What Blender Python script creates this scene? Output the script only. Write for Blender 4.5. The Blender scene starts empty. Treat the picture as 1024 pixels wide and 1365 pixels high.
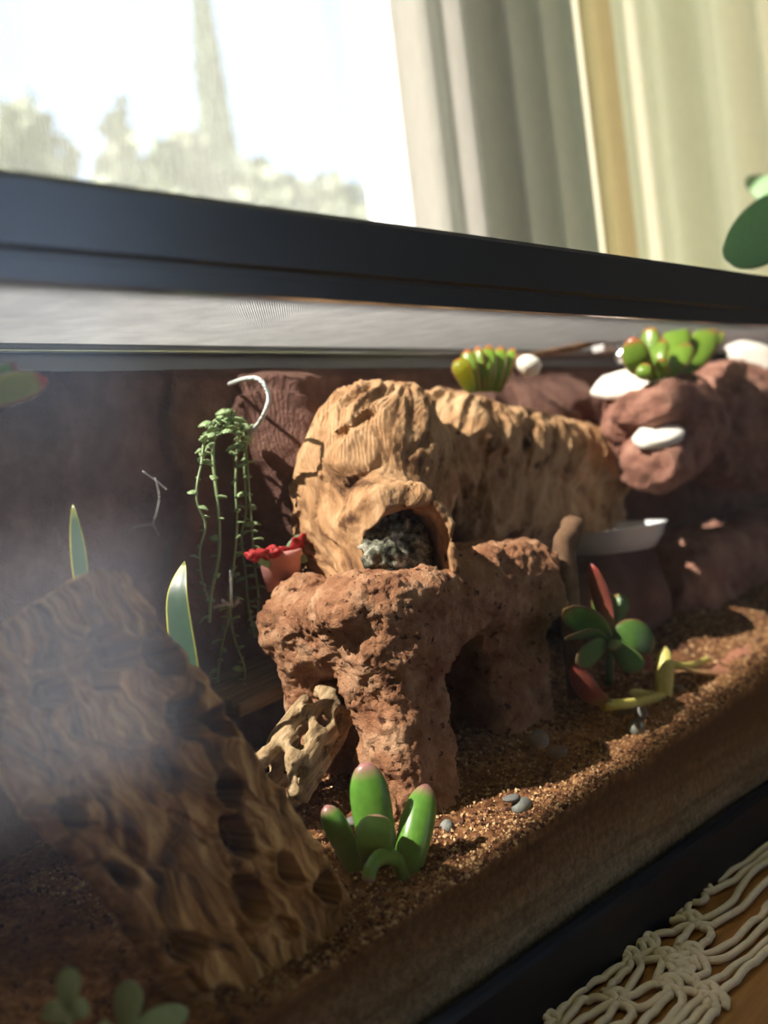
import bpy, math, random
import numpy as np
from mathutils import Vector, Matrix

# ------------------------------------------------------------------ camera
random.seed(4)
rng = np.random.default_rng(4)
SC = bpy.context.scene
COL = SC.collection
FPX, EYE, DIST = 1500.0, 0.304, 0.36          # focal length in pixels of a 1024x1365 frame, eye height, distance to glass
def nrm(v):
    v = np.asarray(v, float); return v / np.linalg.norm(v)
AX = nrm([1308, -202.5, FPX])                 # tank length direction in camera axes (x right, y down, z forward)
_h = nrm([0, -45.5, FPX])
AZ = nrm(np.cross(AX, _h)); AZ = AZ if AZ[1] < 0 else -AZ
AY = np.cross(AZ, AX)
CAM = np.array([0.0, -DIST, EYE])
def ray(px, py):
    r = np.array([px - 512, py - 682.5, FPX]); return np.array([r @ AX, r @ AY, r @ AZ]) / FPX
def P(px, py, Y=None, Z=None):                # the point of the place seen at a pixel, at a given depth or height
    w = ray(px, py)
    t = (Y - CAM[1]) / w[1] if Y is not None else (Z - CAM[2]) / w[2]
    return CAM + w * t
def depth(p):                                 # distance along the optical axis
    return float((np.asarray(p) - CAM) @ np.array([AX[2], AY[2], AZ[2]]))
cd = bpy.data.cameras.new('camera'); cam = bpy.data.objects.new('camera', cd); COL.objects.link(cam)
R = Matrix(((AX[0], -AX[1], -AX[2]), (AY[0], -AY[1], -AY[2]), (AZ[0], -AZ[1], -AZ[2])))
cam.matrix_world = Matrix.Translation(Vector(CAM)) @ R.to_4x4()
cd.sensor_fit = 'VERTICAL'; cd.sensor_height = 36.0; cd.lens = FPX * 36.0 / 1365.0
cd.clip_start = 0.01; cd.clip_end = 200
cd.dof.use_dof = True; cd.dof.focus_distance = 0.66; cd.dof.aperture_fstop = 4.6
SC.camera = cam

# ------------------------------------------------------------------ light
SUN_AZ = np.array([-0.955, 0.296]); SUN_EL = math.radians(49.0)
tosun = Vector((SUN_AZ[0] * math.cos(SUN_EL), SUN_AZ[1] * math.cos(SUN_EL), math.sin(SUN_EL))).normalized()
w = bpy.data.worlds.new('world'); SC.world = w; w.use_nodes = True
wn = w.node_tree.nodes; wl = w.node_tree.links
sky = wn.new('ShaderNodeTexSky'); sky.sky_type = 'NISHITA'; sky.sun_disc = False
sky.sun_elevation = SUN_EL; sky.sun_rotation = math.atan2(tosun.x, tosun.y)
sky.air_density = 0.8; sky.dust_density = 5.0; sky.ozone_density = 1.2
wl.new(sky.outputs[0], wn['Background'].inputs[0]); wn['Background'].inputs[1].default_value = 0.46
sd = bpy.data.lights.new('sun', 'SUN'); sd.energy = 57.0; sd.angle = math.radians(0.6); sd.color = (1.0, 0.92, 0.80)
sun = bpy.data.objects.new('sun', sd); COL.objects.link(sun)
sun.rotation_euler = tosun.to_track_quat('Z', 'Y').to_euler(); sun.location = (-2, 4, 5)
def portal(name, loc, rot, sx, sz):
    l = bpy.data.lights.new(name, 'AREA'); l.shape = 'RECTANGLE'; l.size = sx; l.size_y = sz; l.energy = 0
    l.cycles.is_portal = True
    o = bpy.data.objects.new(name, l); COL.objects.link(o); o.location = loc; o.rotation_euler = rot
portal('window_portal', (0.1, 0.51, 1.07), (math.radians(-90), 0, 0), 4.6, 2.5)
portal('door_portal', (1.9, -3.24, 0.50), (math.radians(90), 0, 0), 1.7, 2.5)
SC.view_settings.view_transform = 'Standard'; SC.view_settings.look = 'None'
SC.view_settings.exposure = 0.35; SC.view_settings.gamma = 1.0; SC.view_settings.use_curve_mapping = False
SC.cycles.transparent_max_bounces = 32; SC.cycles.max_bounces = 12; SC.cycles.diffuse_bounces = 5
SC.cycles.caustics_reflective = False; SC.cycles.caustics_refractive = False
SC.cycles.sample_clamp_indirect = 6.0

# ------------------------------------------------------------------ numeric helpers
def _hash(ix, iy, iz, s):
    h = (ix.astype(np.uint32) * np.uint32(374761393) + iy.astype(np.uint32) * np.uint32(668265263)
         + iz.astype(np.uint32) * np.uint32(2147483647) + np.uint32(s) * np.uint32(974711))
    h = (h ^ (h >> np.uint32(13))) * np.uint32(1274126177)
    h = (h ^ (h >> np.uint32(16))) * np.uint32(2246822519)
    return ((h ^ (h >> np.uint32(15))) & np.uint32(0xffffff)).astype(np.float32) / 8388607.5 - 1.0
def vnoise(p, s=0):
    p = np.asarray(p, np.float32); i = np.floor(p).astype(np.int64); f = p - i; f = f * f * f * (f * (f * 6 - 15) + 10)
    out = 0
    for dx in (0, 1):
        for dy in (0, 1):
            for dz in (0, 1):
                w_ = (f[..., 0] if dx else 1 - f[..., 0]) * (f[..., 1] if dy else 1 - f[..., 1]) * (f[..., 2] if dz else 1 - f[..., 2])
                out = out + w_ * _hash(i[..., 0] + dx, i[..., 1] + dy, i[..., 2] + dz, s)
    return out
def fbm(p, octv=4, s=0, gain=0.5):
    p = np.asarray(p, np.float32); a = 1.0; o = 0; tot = 0
    for k in range(octv):
        o = o + a * vnoise(p * (2.03 ** k) + 17.3 * k, s + k); tot += a; a *= gain
    return o / tot
def ridged(p, octv=3, s=0):
    p = np.asarray(p, np.float32); a = 1.0; o = 0; tot = 0
    for k in range(octv):
        o = o + a * (1 - 2 * np.abs(vnoise(p * (2.1 ** k) + 9.1 * k, s + k))); tot += a; a *= 0.5
    return o / tot
def sstep(a, b, x):
    t = np.clip((x - a) / (b - a), 0, 1); return t * t * (3 - 2 * t)
def smin(a, b, k):
    h = np.clip(0.5 + 0.5 * (b - a) / k, 0, 1); return b * (1 - h) + a * h - k * h * (1 - h)
def smax(a, b, k): return -smin(-a, -b, k)
def s_caps(p, a, b, r0, r1=None):
    a = np.asarray(a); b = np.asarray(b); r1 = r0 if r1 is None else r1
    ba = b - a; t = np.clip(((p - a) @ ba) / (ba @ ba), 0, 1)
    return np.linalg.norm(p - a - t[..., None] * ba, axis=-1) - (r0 + (r1 - r0) * t)
def s_ell(p, c, r):
    q = (p - np.asarray(c)) / np.asarray(r); k0 = np.linalg.norm(q, axis=-1); k1 = np.linalg.norm(q / np.asarray(r), axis=-1)
    return k0 * (k0 - 1) / np.maximum(k1, 1e-6)
def s_box(p, c, hs, r, rot=0.0):
    q = p - np.asarray(c)
    if rot:
        cs, sn = math.cos(rot), math.sin(rot)
        q = np.stack([q[..., 0] * cs + q[..., 1] * sn, -q[..., 0] * sn + q[..., 1] * cs, q[..., 2]], -1)
    d = np.abs(q) - (np.asarray(hs) - r)
    return np.linalg.norm(np.maximum(d, 0), axis=-1) + np.minimum(d.max(-1), 0) - r
def surface_nets(fn, lo, hi, h):
    lo = np.asarray(lo, float); n = np.ceil((np.asarray(hi) - lo) / h).astype(int) + 1
    ax = [lo[k] + h * np.arange(n[k]) for k in range(3)]
    G = np.stack(np.meshgrid(*ax, indexing='ij'), -1)
    F = fn(G.reshape(-1, 3)).reshape(n)
    F[0] = F[-1] = 1; F[:, 0] = F[:, -1] = 1; F[:, :, 0] = F[:, :, -1] = 1
    ins = F < 0
    cs = [(0,0,0),(1,0,0),(0,1,0),(1,1,0),(0,0,1),(1,0,1),(0,1,1),(1,1,1)]
    sl = lambda A, c: A[c[0]:n[0]-1+c[0], c[1]:n[1]-1+c[1], c[2]:n[2]-1+c[2]]
    cnt = sum(sl(ins, c).astype(np.int8) for c in cs)
    act = (cnt > 0) & (cnt < 8); idx = -np.ones(act.shape, np.int64); I = np.argwhere(act); idx[act] = np.arange(len(I))
    acc = np.zeros((len(I), 3)); num = np.zeros(len(I))
    for a_ in range(8):
        for b_ in range(a_ + 1, 8):
            d = np.array(cs[b_]) - np.array(cs[a_])
            if d.sum() != 1 or (d < 0).any(): continue
            fa = sl(F, cs[a_])[act]; fb = sl(F, cs[b_])[act]; m = (fa < 0) != (fb < 0)
            t = np.where(m, fa / np.where(m, fa - fb, 1), 0)
            acc += np.where(m[:, None], np.array(cs[a_]) + t[:, None] * d, 0); num += m
    V = lo + h * (I + acc / num[:, None])
    gr = np.stack(np.gradient(F), -1)[:-1, :-1, :-1][act]
    N = gr / np.maximum(np.linalg.norm(gr, axis=1, keepdims=True), 1e-9)
    Q = []
    for k in range(3):
        u, v = [(1, 2), (2, 0), (0, 1)][k]
        s0 = [slice(1, -1)] * 3; s1 = [slice(1, -1)] * 3; s0[k] = slice(0, n[k] - 1); s1[k] = slice(1, n[k])
        e0 = ins[tuple(s0)]; e1 = ins[tuple(s1)]; E_ = np.argwhere(e0 != e1)
        flip = e1[tuple(E_.T)]
        b = E_.copy()
        for q in (u, v): b[:, q] += 1
        def cell(du, dv):
            c = b.copy(); c[:, u] += du; c[:, v] += dv; return idx[tuple(c.T)]
        q4 = np.stack([cell(-1, -1), cell(0, -1), cell(0, 0), cell(-1, 0)], 1)
        q4[flip] = q4[flip][:, ::-1]; Q.append(q4)
    return V, np.concatenate(Q), N

# ------------------------------------------------------------------ object helpers
MATS = {}
def mesh_obj(name, V, F, mat, parent=None, smooth=True, attr=None, origin=None, mesh=None):
    V = np.asarray(V, float)
    if parent is not None: o0 = np.array(parent['_o']) if '_o' in parent else np.zeros(3)
    else:
        o0 = np.array(origin) if origin is not None else np.array([(V[:, 0].min() + V[:, 0].max()) / 2, (V[:, 1].min() + V[:, 1].max()) / 2, V[:, 2].min()])
    me = bpy.data.meshes.new(name)
    W = V - o0
    F = [list(map(int, f)) for f in F] if not isinstance(F, np.ndarray) else F
    if isinstance(F, np.ndarray) and F.shape[1] == 4:
        me.vertices.add(len(W)); me.vertices.foreach_set('co', W.astype(np.float32).ravel())
        me.loops.add(F.size); me.loops.foreach_set('vertex_index', F.astype(np.int32).ravel())
        me.polygons.add(len(F)); me.polygons.foreach_set('loop_start', np.arange(0, F.size, 4, dtype=np.int32))
        me.update(calc_edges=True); me.validate()
    else:
        me.from_pydata(W.tolist(), [], F if isinstance(F, list) else F.tolist()); me.update()
    if attr is not None:
        a = me.attributes.new('flow', 'FLOAT_VECTOR', 'POINT'); a.data.foreach_set('vector', np.asarray(attr, np.float32).ravel())
    if smooth: me.polygons.foreach_set('use_smooth', [True] * len(me.polygons))
    me.materials.append(mat if not isinstance(mat, str) else MATS[mat])
    o = bpy.data.objects.new(name, me); COL.objects.link(o)
    if parent is not None: o.parent = parent
    else: o.location = o0; o['_o'] = tuple(o0)
    if parent is not None: o['_o'] = tuple(o0)
    return o
def tag(o, label=None, cat=None, group=None, kind=None):
    if label: o['label'] = label
    if cat: o['category'] = cat
    if group: o['group'] = group
    if kind: o['kind'] = kind
    return o
def thing(name, loc, label, cat, group=None):
    o = bpy.data.objects.new(name, None); COL.objects.link(o); o.location = tuple(loc); o['_o'] = tuple(map(float, loc))
    o.empty_display_size = 0.02
    return tag(o, label, cat, group)
def box_vf(x0, x1, y0, y1, z0, z1, bev=0.0):
    if bev <= 0:
        V = np.array([(x, y, z) for x in (x0, x1) for y in (y0, y1) for z in (z0, z1)], float)
        return V, [(0,1,3,2),(4,6,7,5),(0,4,5,1),(2,3,7,6),(0,2,6,4),(1,5,7,3)]
    import bmesh
    bm = bmesh.new(); bmesh.ops.create_cube(bm, size=1)
    for v in bm.verts:
        v.co = Vector(((x0 + x1) / 2 + v.co.x * (x1 - x0), (y0 + y1) / 2 + v.co.y * (y1 - y0), (z0 + z1) / 2 + v.co.z * (z1 - z0)))
    bmesh.ops.bevel(bm, geom=bm.edges[:], offset=bev, segments=2, affect='EDGES', profile=0.6)
    bm.verts.index_update()
    V = np.array([v.co[:] for v in bm.verts]); F = [[v.index for v in f.verts] for f in bm.faces]; bm.free()
    return V, F
def join(parts):
    Vs, Fs, n = [], [], 0
    for V, F in parts:
        Vs.append(np.asarray(V)); Fs += [[int(i) + n for i in f] for f in F]; n += len(V)
    return np.concatenate(Vs), Fs
def catmull(pts, n):
    pts = np.asarray(pts, float)
    if len(pts) == 2: return pts[0] + np.linspace(0, 1, n)[:, None] * (pts[1] - pts[0])
    q = np.vstack([2 * pts[0] - pts[1], pts, 2 * pts[-1] - pts[-2]]); m = len(pts) - 1
    T = np.linspace(0, m - 1e-6, n); out = []
    for t in T:
        i = int(t); u = t - i; a, b, c, d = q[i:i + 4]
        out.append(0.5 * (2 * b + (c - a) * u + (2 * a - 5 * b + 4 * c - d) * u * u + (3 * b - a - 3 * c + d) * u ** 3))
    return np.array(out)
def tube(path, ru, rv=None, segs=8, side=None, cup=0.0):
    path = np.asarray(path, float); n = len(path); ru = np.broadcast_to(ru, n).astype(float); rv = ru if rv is None else np.broadcast_to(rv, n).astype(float)
    T = np.gradient(path, axis=0); T /= np.maximum(np.linalg.norm(T, axis=1, keepdims=True), 1e-9)
    s = np.array([0.3, 0.2, 1.0]) if side is None else np.asarray(side, float)
    if side is None and abs(nrm(s) @ T[0]) > 0.9: s = np.array([1.0, 0.1, 0])
    V, A = [], []
    prev = s
    for i in range(n):
        u = prev - (prev @ T[i]) * T[i]; u = nrm(u); v = np.cross(T[i], u); prev = u
        for k in range(segs):
            a = 2 * math.pi * k / segs
            V.append(path[i] + u * ru[i] * math.cos(a) + v * (rv[i] * math.sin(a) + cup * ru[i] * math.cos(a) ** 2)); A.append((math.cos(a), i / (n - 1), math.sin(a)))
    F = []
    for i in range(n - 1):
        for k in range(segs):
            k2 = (k + 1) % segs; F.append((i * segs + k, i * segs + k2, (i + 1) * segs + k2, (i + 1) * segs + k))
    F.append(tuple(range(segs))[::-1]); F.append(tuple((n - 1) * segs + k for k in range(segs)))
    return np.array(V), F, np.array(A)
def lathe(prof, segs=32, c=(0, 0, 0)):
    V, F = [], []; n = len(prof)
    for k in range(segs):
        a = 2 * math.pi * k / segs
        for r, z in prof: V.append((c[0] + r * math.cos(a), c[1] + r * math.sin(a), c[2] + z))
    for k in range(segs):
        k2 = (k + 1) % segs
        for i in range(n - 1): F.append((k * n + i, k2 * n + i, k2 * n + i + 1, k * n + i + 1))
    return np.array(V), F

# ------------------------------------------------------------------ materials
def new_mat(name):
    m = bpy.data.materials.new(name); m.use_nodes = True; MATS[name] = m
    return m, m.node_tree.nodes, m.node_tree.links, m.node_tree.nodes['Principled BSDF']
def coords(n, l, scale, src='Object', stretch=(1, 1, 1)):
    if src == 'flow':
        t = n.new('ShaderNodeAttribute'); t.attribute_name = 'flow'; out = t.outputs['Vector']
    else:
        t = n.new('ShaderNodeTexCoord'); out = t.outputs[src]
    mp = n.new('ShaderNodeMapping'); mp.inputs['Scale'].default_value = tuple(scale * s for s in stretch)
    l.new(out, mp.inputs['Vector']); return mp.outputs[0]
def ramp(n, l, fac, stops):
    r = n.new('ShaderNodeValToRGB'); e = r.color_ramp.elements
    while len(e) < len(stops): e.new(0.5)
    for el, (p, c) in zip(e, stops): el.position = p; el.color = (*c, 1)
    l.new(fac, r.inputs[0]); return r.outputs[0]
def noise_mat(name, stops, scale=40, rough=0.85, bump=0.3, bscale=None, bdist=0.002, src='Object', stretch=(1, 1, 1), detail=6,
              spec=0.3, trans=0.0, speck=None, dist=0.0):
    m, n, l, b = new_mat(name)
    v = coords(n, l, scale, src, stretch)
    t = n.new('ShaderNodeTexNoise'); t.inputs['Scale'].default_value = 1; t.inputs['Detail'].default_value = detail; t.inputs['Roughness'].default_value = 0.62
    t.inputs['Distortion'].default_value = dist
    l.new(v, t.inputs['Vector']); c = ramp(n, l, t.outputs['Fac'], stops)
    if speck:
        v2 = coords(n, l, speck[0]); t2 = n.new('ShaderNodeTexNoise'); t2.inputs['Scale'].default_value = 1; t2.inputs['Detail'].default_value = 3
        l.new(v2, t2.inputs['Vector'])
        mr = n.new('ShaderNodeMapRange'); mr.inputs[1].default_value = speck[2]; mr.inputs[2].default_value = speck[2] + 0.08; l.new(t2.outputs['Fac'], mr.inputs[0])
        mx = n.new('ShaderNodeMixRGB'); l.new(mr.outputs[0], mx.inputs[0]); l.new(c, mx.inputs[1]); mx.inputs[2].default_value = (*speck[1], 1); c = mx.outputs[0]
    l.new(c, b.inputs['Base Color']); b.inputs['Roughness'].default_value = rough; b.inputs['Specular IOR Level'].default_value = spec
    if bump:
        v3 = coords(n, l, bscale or scale * 3, src, stretch); t3 = n.new('ShaderNodeTexNoise'); t3.inputs['Scale'].default_value = 1; t3.inputs['Detail'].default_value = 5
        t3.inputs['Roughness'].default_value = 0.7
        l.new(v3, t3.inputs['Vector']); bp = n.new('ShaderNodeBump'); bp.inputs['Strength'].default_value = bump; bp.inputs['Distance'].default_value = bdist
        l.new(t3.outputs['Fac'], bp.inputs['Height']); l.new(bp.outputs[0], b.inputs['Normal'])
    if trans:
        tr = n.new('ShaderNodeBsdfTranslucent'); l.new(c, tr.inputs[0]); mx = n.new('ShaderNodeMixShader'); mx.inputs[0].default_value = trans
        l.new(b.outputs[0], mx.inputs[1]); l.new(tr.outputs[0], mx.inputs[2]); l.new(mx.outputs[0], n['Material Output'].inputs[0])
    return m
def leaf_mat(name, base, mid, tip, edge=None, rough=0.35, trans=0.3, spec=0.5):
    m, n, l, b = new_mat(name)
    a = n.new('ShaderNodeAttribute'); a.attribute_name = 'flow'; s = n.new('ShaderNodeSeparateXYZ'); l.new(a.outputs['Vector'], s.inputs[0])
    c = ramp(n, l, s.outputs['Y'], [(0.0, base), (0.45, mid), (0.84, mid), (0.97, tip)])
    if edge:
        ab = n.new('ShaderNodeMath'); ab.operation = 'ABSOLUTE'; l.new(s.outputs['X'], ab.inputs[0])
        mr = n.new('ShaderNodeMapRange'); mr.inputs[1].default_value = 0.80; mr.inputs[2].default_value = 0.97; l.new(ab.outputs[0], mr.inputs[0])
        mx = n.new('ShaderNodeMixRGB'); l.new(mr.outputs[0], mx.inputs[0]); l.new(c, mx.inputs[1]); mx.inputs[2].default_value = (*edge, 1); c = mx.outputs[0]
    t = n.new('ShaderNodeTexNoise'); t.inputs['Scale'].default_value = 1; t.inputs['Detail'].default_value = 4; l.new(coords(n, l, 260), t.inputs['Vector'])
    mr2 = n.new('ShaderNodeMapRange'); mr2.inputs[3].default_value = 0.72; mr2.inputs[4].default_value = 1.2; l.new(t.outputs['Fac'], mr2.inputs[0])
    mu = n.new('ShaderNodeMixRGB'); mu.blend_type = 'MULTIPLY'; mu.inputs[0].default_value = 1; l.new(c, mu.inputs[1]); l.new(mr2.outputs[0], mu.inputs[2]); c = mu.outputs[0]
    l.new(c, b.inputs['Base Color']); b.inputs['Roughness'].default_value = rough; b.inputs['Specular IOR Level'].default_value = spec
    tr = n.new('ShaderNodeBsdfTranslucent'); l.new(c, tr.inputs[0]); mx = n.new('ShaderNodeMixShader'); mx.inputs[0].default_value = trans
    l.new(b.outputs[0], mx.inputs[1]); l.new(tr.outputs[0], mx.inputs[2]); l.new(mx.outputs[0], n['Material Output'].inputs[0])
    return m
def glass_mat(name, dust=0.02, tint=(1, 1, 1), ior=1.5, rough=0.02):
    m, n, l, b = new_mat(name); n.remove(b)
    lw = n.new('ShaderNodeLayerWeight'); lw.inputs[0].default_value = 0.5
    pw = n.new('ShaderNodeMath'); pw.operation = 'POWER'; l.new(lw.outputs['Facing'], pw.inputs[0]); pw.inputs[1].default_value = 5.0
    fr = n.new('ShaderNodeMath'); fr.operation = 'MULTIPLY_ADD'; l.new(pw.outputs[0], fr.inputs[0]); f0 = ((ior - 1) / (ior + 1)) ** 2; fr.inputs[1].default_value = 1 - f0; fr.inputs[2].default_value = f0
    tp = n.new('ShaderNodeBsdfTransparent'); tp.inputs[0].default_value = (*tint, 1)
    gl = n.new('ShaderNodeBsdfGlossy'); gl.inputs['Roughness'].default_value = rough
    mx = n.new('ShaderNodeMixShader'); l.new(fr.outputs[0], mx.inputs[0]); l.new(tp.outputs[0], mx.inputs[1]); l.new(gl.outputs[0], mx.inputs[2])
    out = mx.outputs[0]
    if dust:
        df = n.new('ShaderNodeBsdfTranslucent'); df.inputs[0].default_value = (0.80, 0.85, 0.95, 1)
        d2 = n.new('ShaderNodeBsdfDiffuse'); d2.inputs[0].default_value = (0.80, 0.85, 0.95, 1)
        ad = n.new('ShaderNodeMixShader'); ad.inputs[0].default_value = 0.3; l.new(df.outputs[0], ad.inputs[1]); l.new(d2.outputs[0], ad.inputs[2])
        t = n.new('ShaderNodeTexNoise'); t.inputs['Scale'].default_value = 1; t.inputs['Detail'].default_value = 5; l.new(coords(n, l, 9, 'Object', (1, 1, 1.6)), t.inputs['Vector'])
        mr = n.new('ShaderNodeMapRange'); mr.inputs[1].default_value = 0.35; mr.inputs[2].default_value = 0.75; mr.inputs[3].default_value = dust * 0.3; mr.inputs[4].default_value = dust * 1.7
        l.new(t.outputs['Fac'], mr.inputs[0])
        m2 = n.new('ShaderNodeMixShader'); l.new(mr.outputs[0], m2.inputs[0]); l.new(out, m2.inputs[1]); l.new(ad.outputs[0], m2.inputs[2]); out = m2.outputs[0]
    l.new(out, n['Material Output'].inputs[0]); return m
def cloth_mat(name, col, transp, transl, scale=900):
    m, n, l, b = new_mat(name); n.remove(b)
    df = n.new('ShaderNodeBsdfDiffuse'); tr = n.new('ShaderNodeBsdfTranslucent'); tp = n.new('ShaderNodeBsdfTransparent')
    t = n.new('ShaderNodeTexNoise'); t.inputs['Scale'].default_value = 1; t.inputs['Detail'].default_value = 2
    l.new(coords(n, l, scale, 'Object', (1, 1, 0.05)), t.inputs['Vector'])
    c = ramp(n, l, t.outputs['Fac'], [(0.3, tuple(x * 0.86 for x in col)), (0.7, col)])
    l.new(c, df.inputs[0]); l.new(c, tr.inputs[0])
    a = n.new('ShaderNodeMixShader'); a.inputs[0].default_value = transl; l.new(df.outputs[0], a.inputs[1]); l.new(tr.outputs[0], a.inputs[2])
    mx = n.new('ShaderNodeMixShader'); mx.inputs[0].default_value = transp; l.new(a.outputs[0], mx.inputs[1]); l.new(tp.outputs[0], mx.inputs[2])
    l.new(mx.outputs[0], n['Material Output'].inputs[0]); return m

noise_mat('terracotta', [(0.25, (0.16, 0.055, 0.026)), (0.5, (0.40, 0.195, 0.102)), (0.75, (0.64, 0.41, 0.25))], 55, 0.95, 0.9, 420, 0.0035, speck=(160, (0.07, 0.025, 0.014), 0.62))
noise_mat('rock_red', [(0.25, (0.17, 0.065, 0.045)), (0.5, (0.34, 0.165, 0.12)), (0.75, (0.52, 0.30, 0.22))], 40, 0.95, 0.8, 260, 0.004)
noise_mat('foam_brown', [(0.25, (0.075, 0.036, 0.030)), (0.5, (0.16, 0.082, 0.064)), (0.8, (0.30, 0.17, 0.125))], 22, 0.95, 0.8, 200, 0.004)
noise_mat('log_tan', [(0.32, (0.10, 0.045, 0.020)), (0.46, (0.36, 0.20, 0.095)), (0.72, (0.60, 0.40, 0.225))], 1.0, 0.9, 0.6, 4.0, 0.0025, src='flow', stretch=(22, 60, 60), speck=(60, (0.045, 0.022, 0.012), 0.66))
noise_mat('log_inside', [(0.36, (0.012, 0.014, 0.011)), (0.50, (0.16, 0.165, 0.12)), (0.66, (0.60, 0.59, 0.48))], 130, 0.9, 0.8, 300, 0.004)
noise_mat('cork_wood', [(0.34, (0.040, 0.016, 0.006)), (0.5, (0.34, 0.165, 0.052)), (0.66, (0.76, 0.48, 0.20))], 1.0, 0.75, 0.7, 3.0, 0.002, src='flow', stretch=(210, 26, 60), dist=0.5)
noise_mat('cholla_wood', [(0.28, (0.13, 0.08, 0.04)), (0.5, (0.40, 0.28, 0.15)), (0.75, (0.66, 0.52, 0.33))], 1.0, 0.85, 0.8, 3.0, 0.0016, src='flow', stretch=(330, 40, 330))
noise_mat('grey_plank', [(0.3, (0.08, 0.065, 0.045)), (0.7, (0.26, 0.21, 0.15))], 1.0, 0.9, 0.5, 3, 0.001, src='flow', stretch=(14, 320, 60))
noise_mat('soil', [(0.25, (0.060, 0.021, 0.009)), (0.5, (0.19, 0.085, 0.038)), (0.75, (0.42, 0.24, 0.115))], 300, 0.95, 1.0, 900, 0.003)
noise_mat('crumb', [(0.3, (0.17, 0.065, 0.026)), (0.5, (0.44, 0.26, 0.12)), (0.70, (0.78, 0.56, 0.32))], 190, 0.9, 0.3, 900, 0.001, detail=2)
noise_mat('crumb_dark', [(0.3, (0.03, 0.012, 0.008)), (0.7, (0.17, 0.075, 0.045))], 150, 0.9, 0.3, 900, 0.001, detail=2)
noise_mat('pebble_grey', [(0.3, (0.14, 0.155, 0.14)), (0.7, (0.25, 0.26, 0.235))], 120, 0.7, 0.15, 500, 0.001)
noise_mat('pebble_dark', [(0.3, (0.10, 0.10, 0.10)), (0.7, (0.20, 0.20, 0.19))], 120, 0.7, 0.15, 500, 0.001)
noise_mat('patch_white', [(0.3, (0.80, 0.76, 0.66)), (0.7, (0.93, 0.91, 0.85))], 60, 0.6, 0.1, 300, 0.001)  # near white, also the colour of the sun patch shapes
noise_mat('white_plastic', [(0.3, (0.74, 0.74, 0.74)), (0.7, (0.80, 0.80, 0.80))], 60, 0.35, 0.0)
noise_mat('black_plastic', [(0.3, (0.004, 0.005, 0.009)), (0.7, (0.007, 0.009, 0.015))], 50, 0.30, 0.05, 700, 0.0005, spec=0.5)
MATS['black_plastic'].node_tree.nodes['Principled BSDF'].inputs['IOR'].default_value = 1.9
_b = MATS['black_plastic'].node_tree.nodes['Principled BSDF']; _b.inputs['Coat Weight'].default_value = 1.0; _b.inputs['Coat IOR'].default_value = 1.55; _b.inputs['Coat Roughness'].default_value = 0.2
noise_mat('base_plastic', [(0.3, (0.004, 0.005, 0.009)), (0.7, (0.006, 0.008, 0.014))], 50, 0.38, 0.05, 700, 0.0005, spec=0.35)
noise_mat('steel', [(0.3, (0.72, 0.73, 0.75)), (0.7, (0.80, 0.81, 0.83))], 40, 0.34, 0.0)
MATS['steel'].node_tree.nodes['Principled BSDF'].inputs['Metallic'].default_value = 1.0
noise_mat('dish_plastic', [(0.3, (0.70, 0.74, 0.78)), (0.7, (0.80, 0.83, 0.86))], 60, 0.18, 0.0, spec=0.9)
noise_mat('mesh_wire', [(0.3, (0.22, 0.23, 0.24)), (0.7, (0.32, 0.33, 0.34))], 40, 0.45, 0.0)
noise_mat('twig', [(0.3, (0.10, 0.055, 0.03)), (0.7, (0.24, 0.14, 0.08))], 90, 0.9, 0.3)
noise_mat('hose', [(0.3, (0.46, 0.50, 0.50)), (0.7, (0.60, 0.64, 0.63))], 90, 0.35, 0.0)
noise_mat('table_wood', [(0.28, (0.20, 0.085, 0.025)), (0.5, (0.36, 0.17, 0.055)), (0.75, (0.50, 0.27, 0.10))], 1.0, 0.45, 0.15, 3, 0.0006, src='Object', stretch=(5, 70, 70), dist=1.0)
noise_mat('cotton', [(0.3, (0.80, 0.66, 0.50)), (0.7, (0.90, 0.78, 0.62))], 300, 0.95, 0.6, 1100, 0.0009)
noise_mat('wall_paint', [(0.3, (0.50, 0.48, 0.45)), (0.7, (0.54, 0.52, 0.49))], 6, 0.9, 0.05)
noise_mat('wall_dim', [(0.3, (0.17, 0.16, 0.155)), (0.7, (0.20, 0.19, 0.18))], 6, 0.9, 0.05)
noise_mat('floor_wood', [(0.3, (0.09, 0.08, 0.078)), (0.7, (0.13, 0.115, 0.11))], 1, 0.5, 0.1, stretch=(3, 30, 30))
noise_mat('ceiling_paint', [(0.3, (0.55, 0.54, 0.52)), (0.7, (0.58, 0.57, 0.55))], 6, 0.9, 0.05)
noise_mat('frame_paint', [(0.3, (0.30, 0.31, 0.33)), (0.7, (0.34, 0.35, 0.37))], 6, 0.5, 0.0)
noise_mat('lawn', [(0.3, (0.10, 0.14, 0.05)), (0.7, (0.22, 0.24, 0.11))], 3, 0.95, 0.2)
noise_mat('patio', [(0.3, (0.14, 0.15, 0.18)), (0.7, (0.18, 0.19, 0.22))], 3, 0.9, 0.1)
noise_mat('evergreen', [(0.3, (0.020, 0.035, 0.022)), (0.7, (0.06, 0.09, 0.05))], 4, 0.9, 0.2)
noise_mat('hedge_leaf', [(0.3, (0.035, 0.042, 0.030)), (0.7, (0.08, 0.092, 0.065))], 4, 0.9, 0.2)
noise_mat('bark', [(0.3, (0.05, 0.035, 0.025)), (0.7, (0.13, 0.09, 0.06))], 12, 0.9, 0.4)
noise_mat('pink_clay', [(0.3, (0.58, 0.24, 0.22)), (0.7, (0.70, 0.36, 0.32))], 60, 0.6, 0.1)
noise_mat('red_petal', [(0.3, (0.30, 0.015, 0.02)), (0.7, (0.46, 0.04, 0.04))], 90, 0.5, 0.0, trans=0.25)
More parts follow.
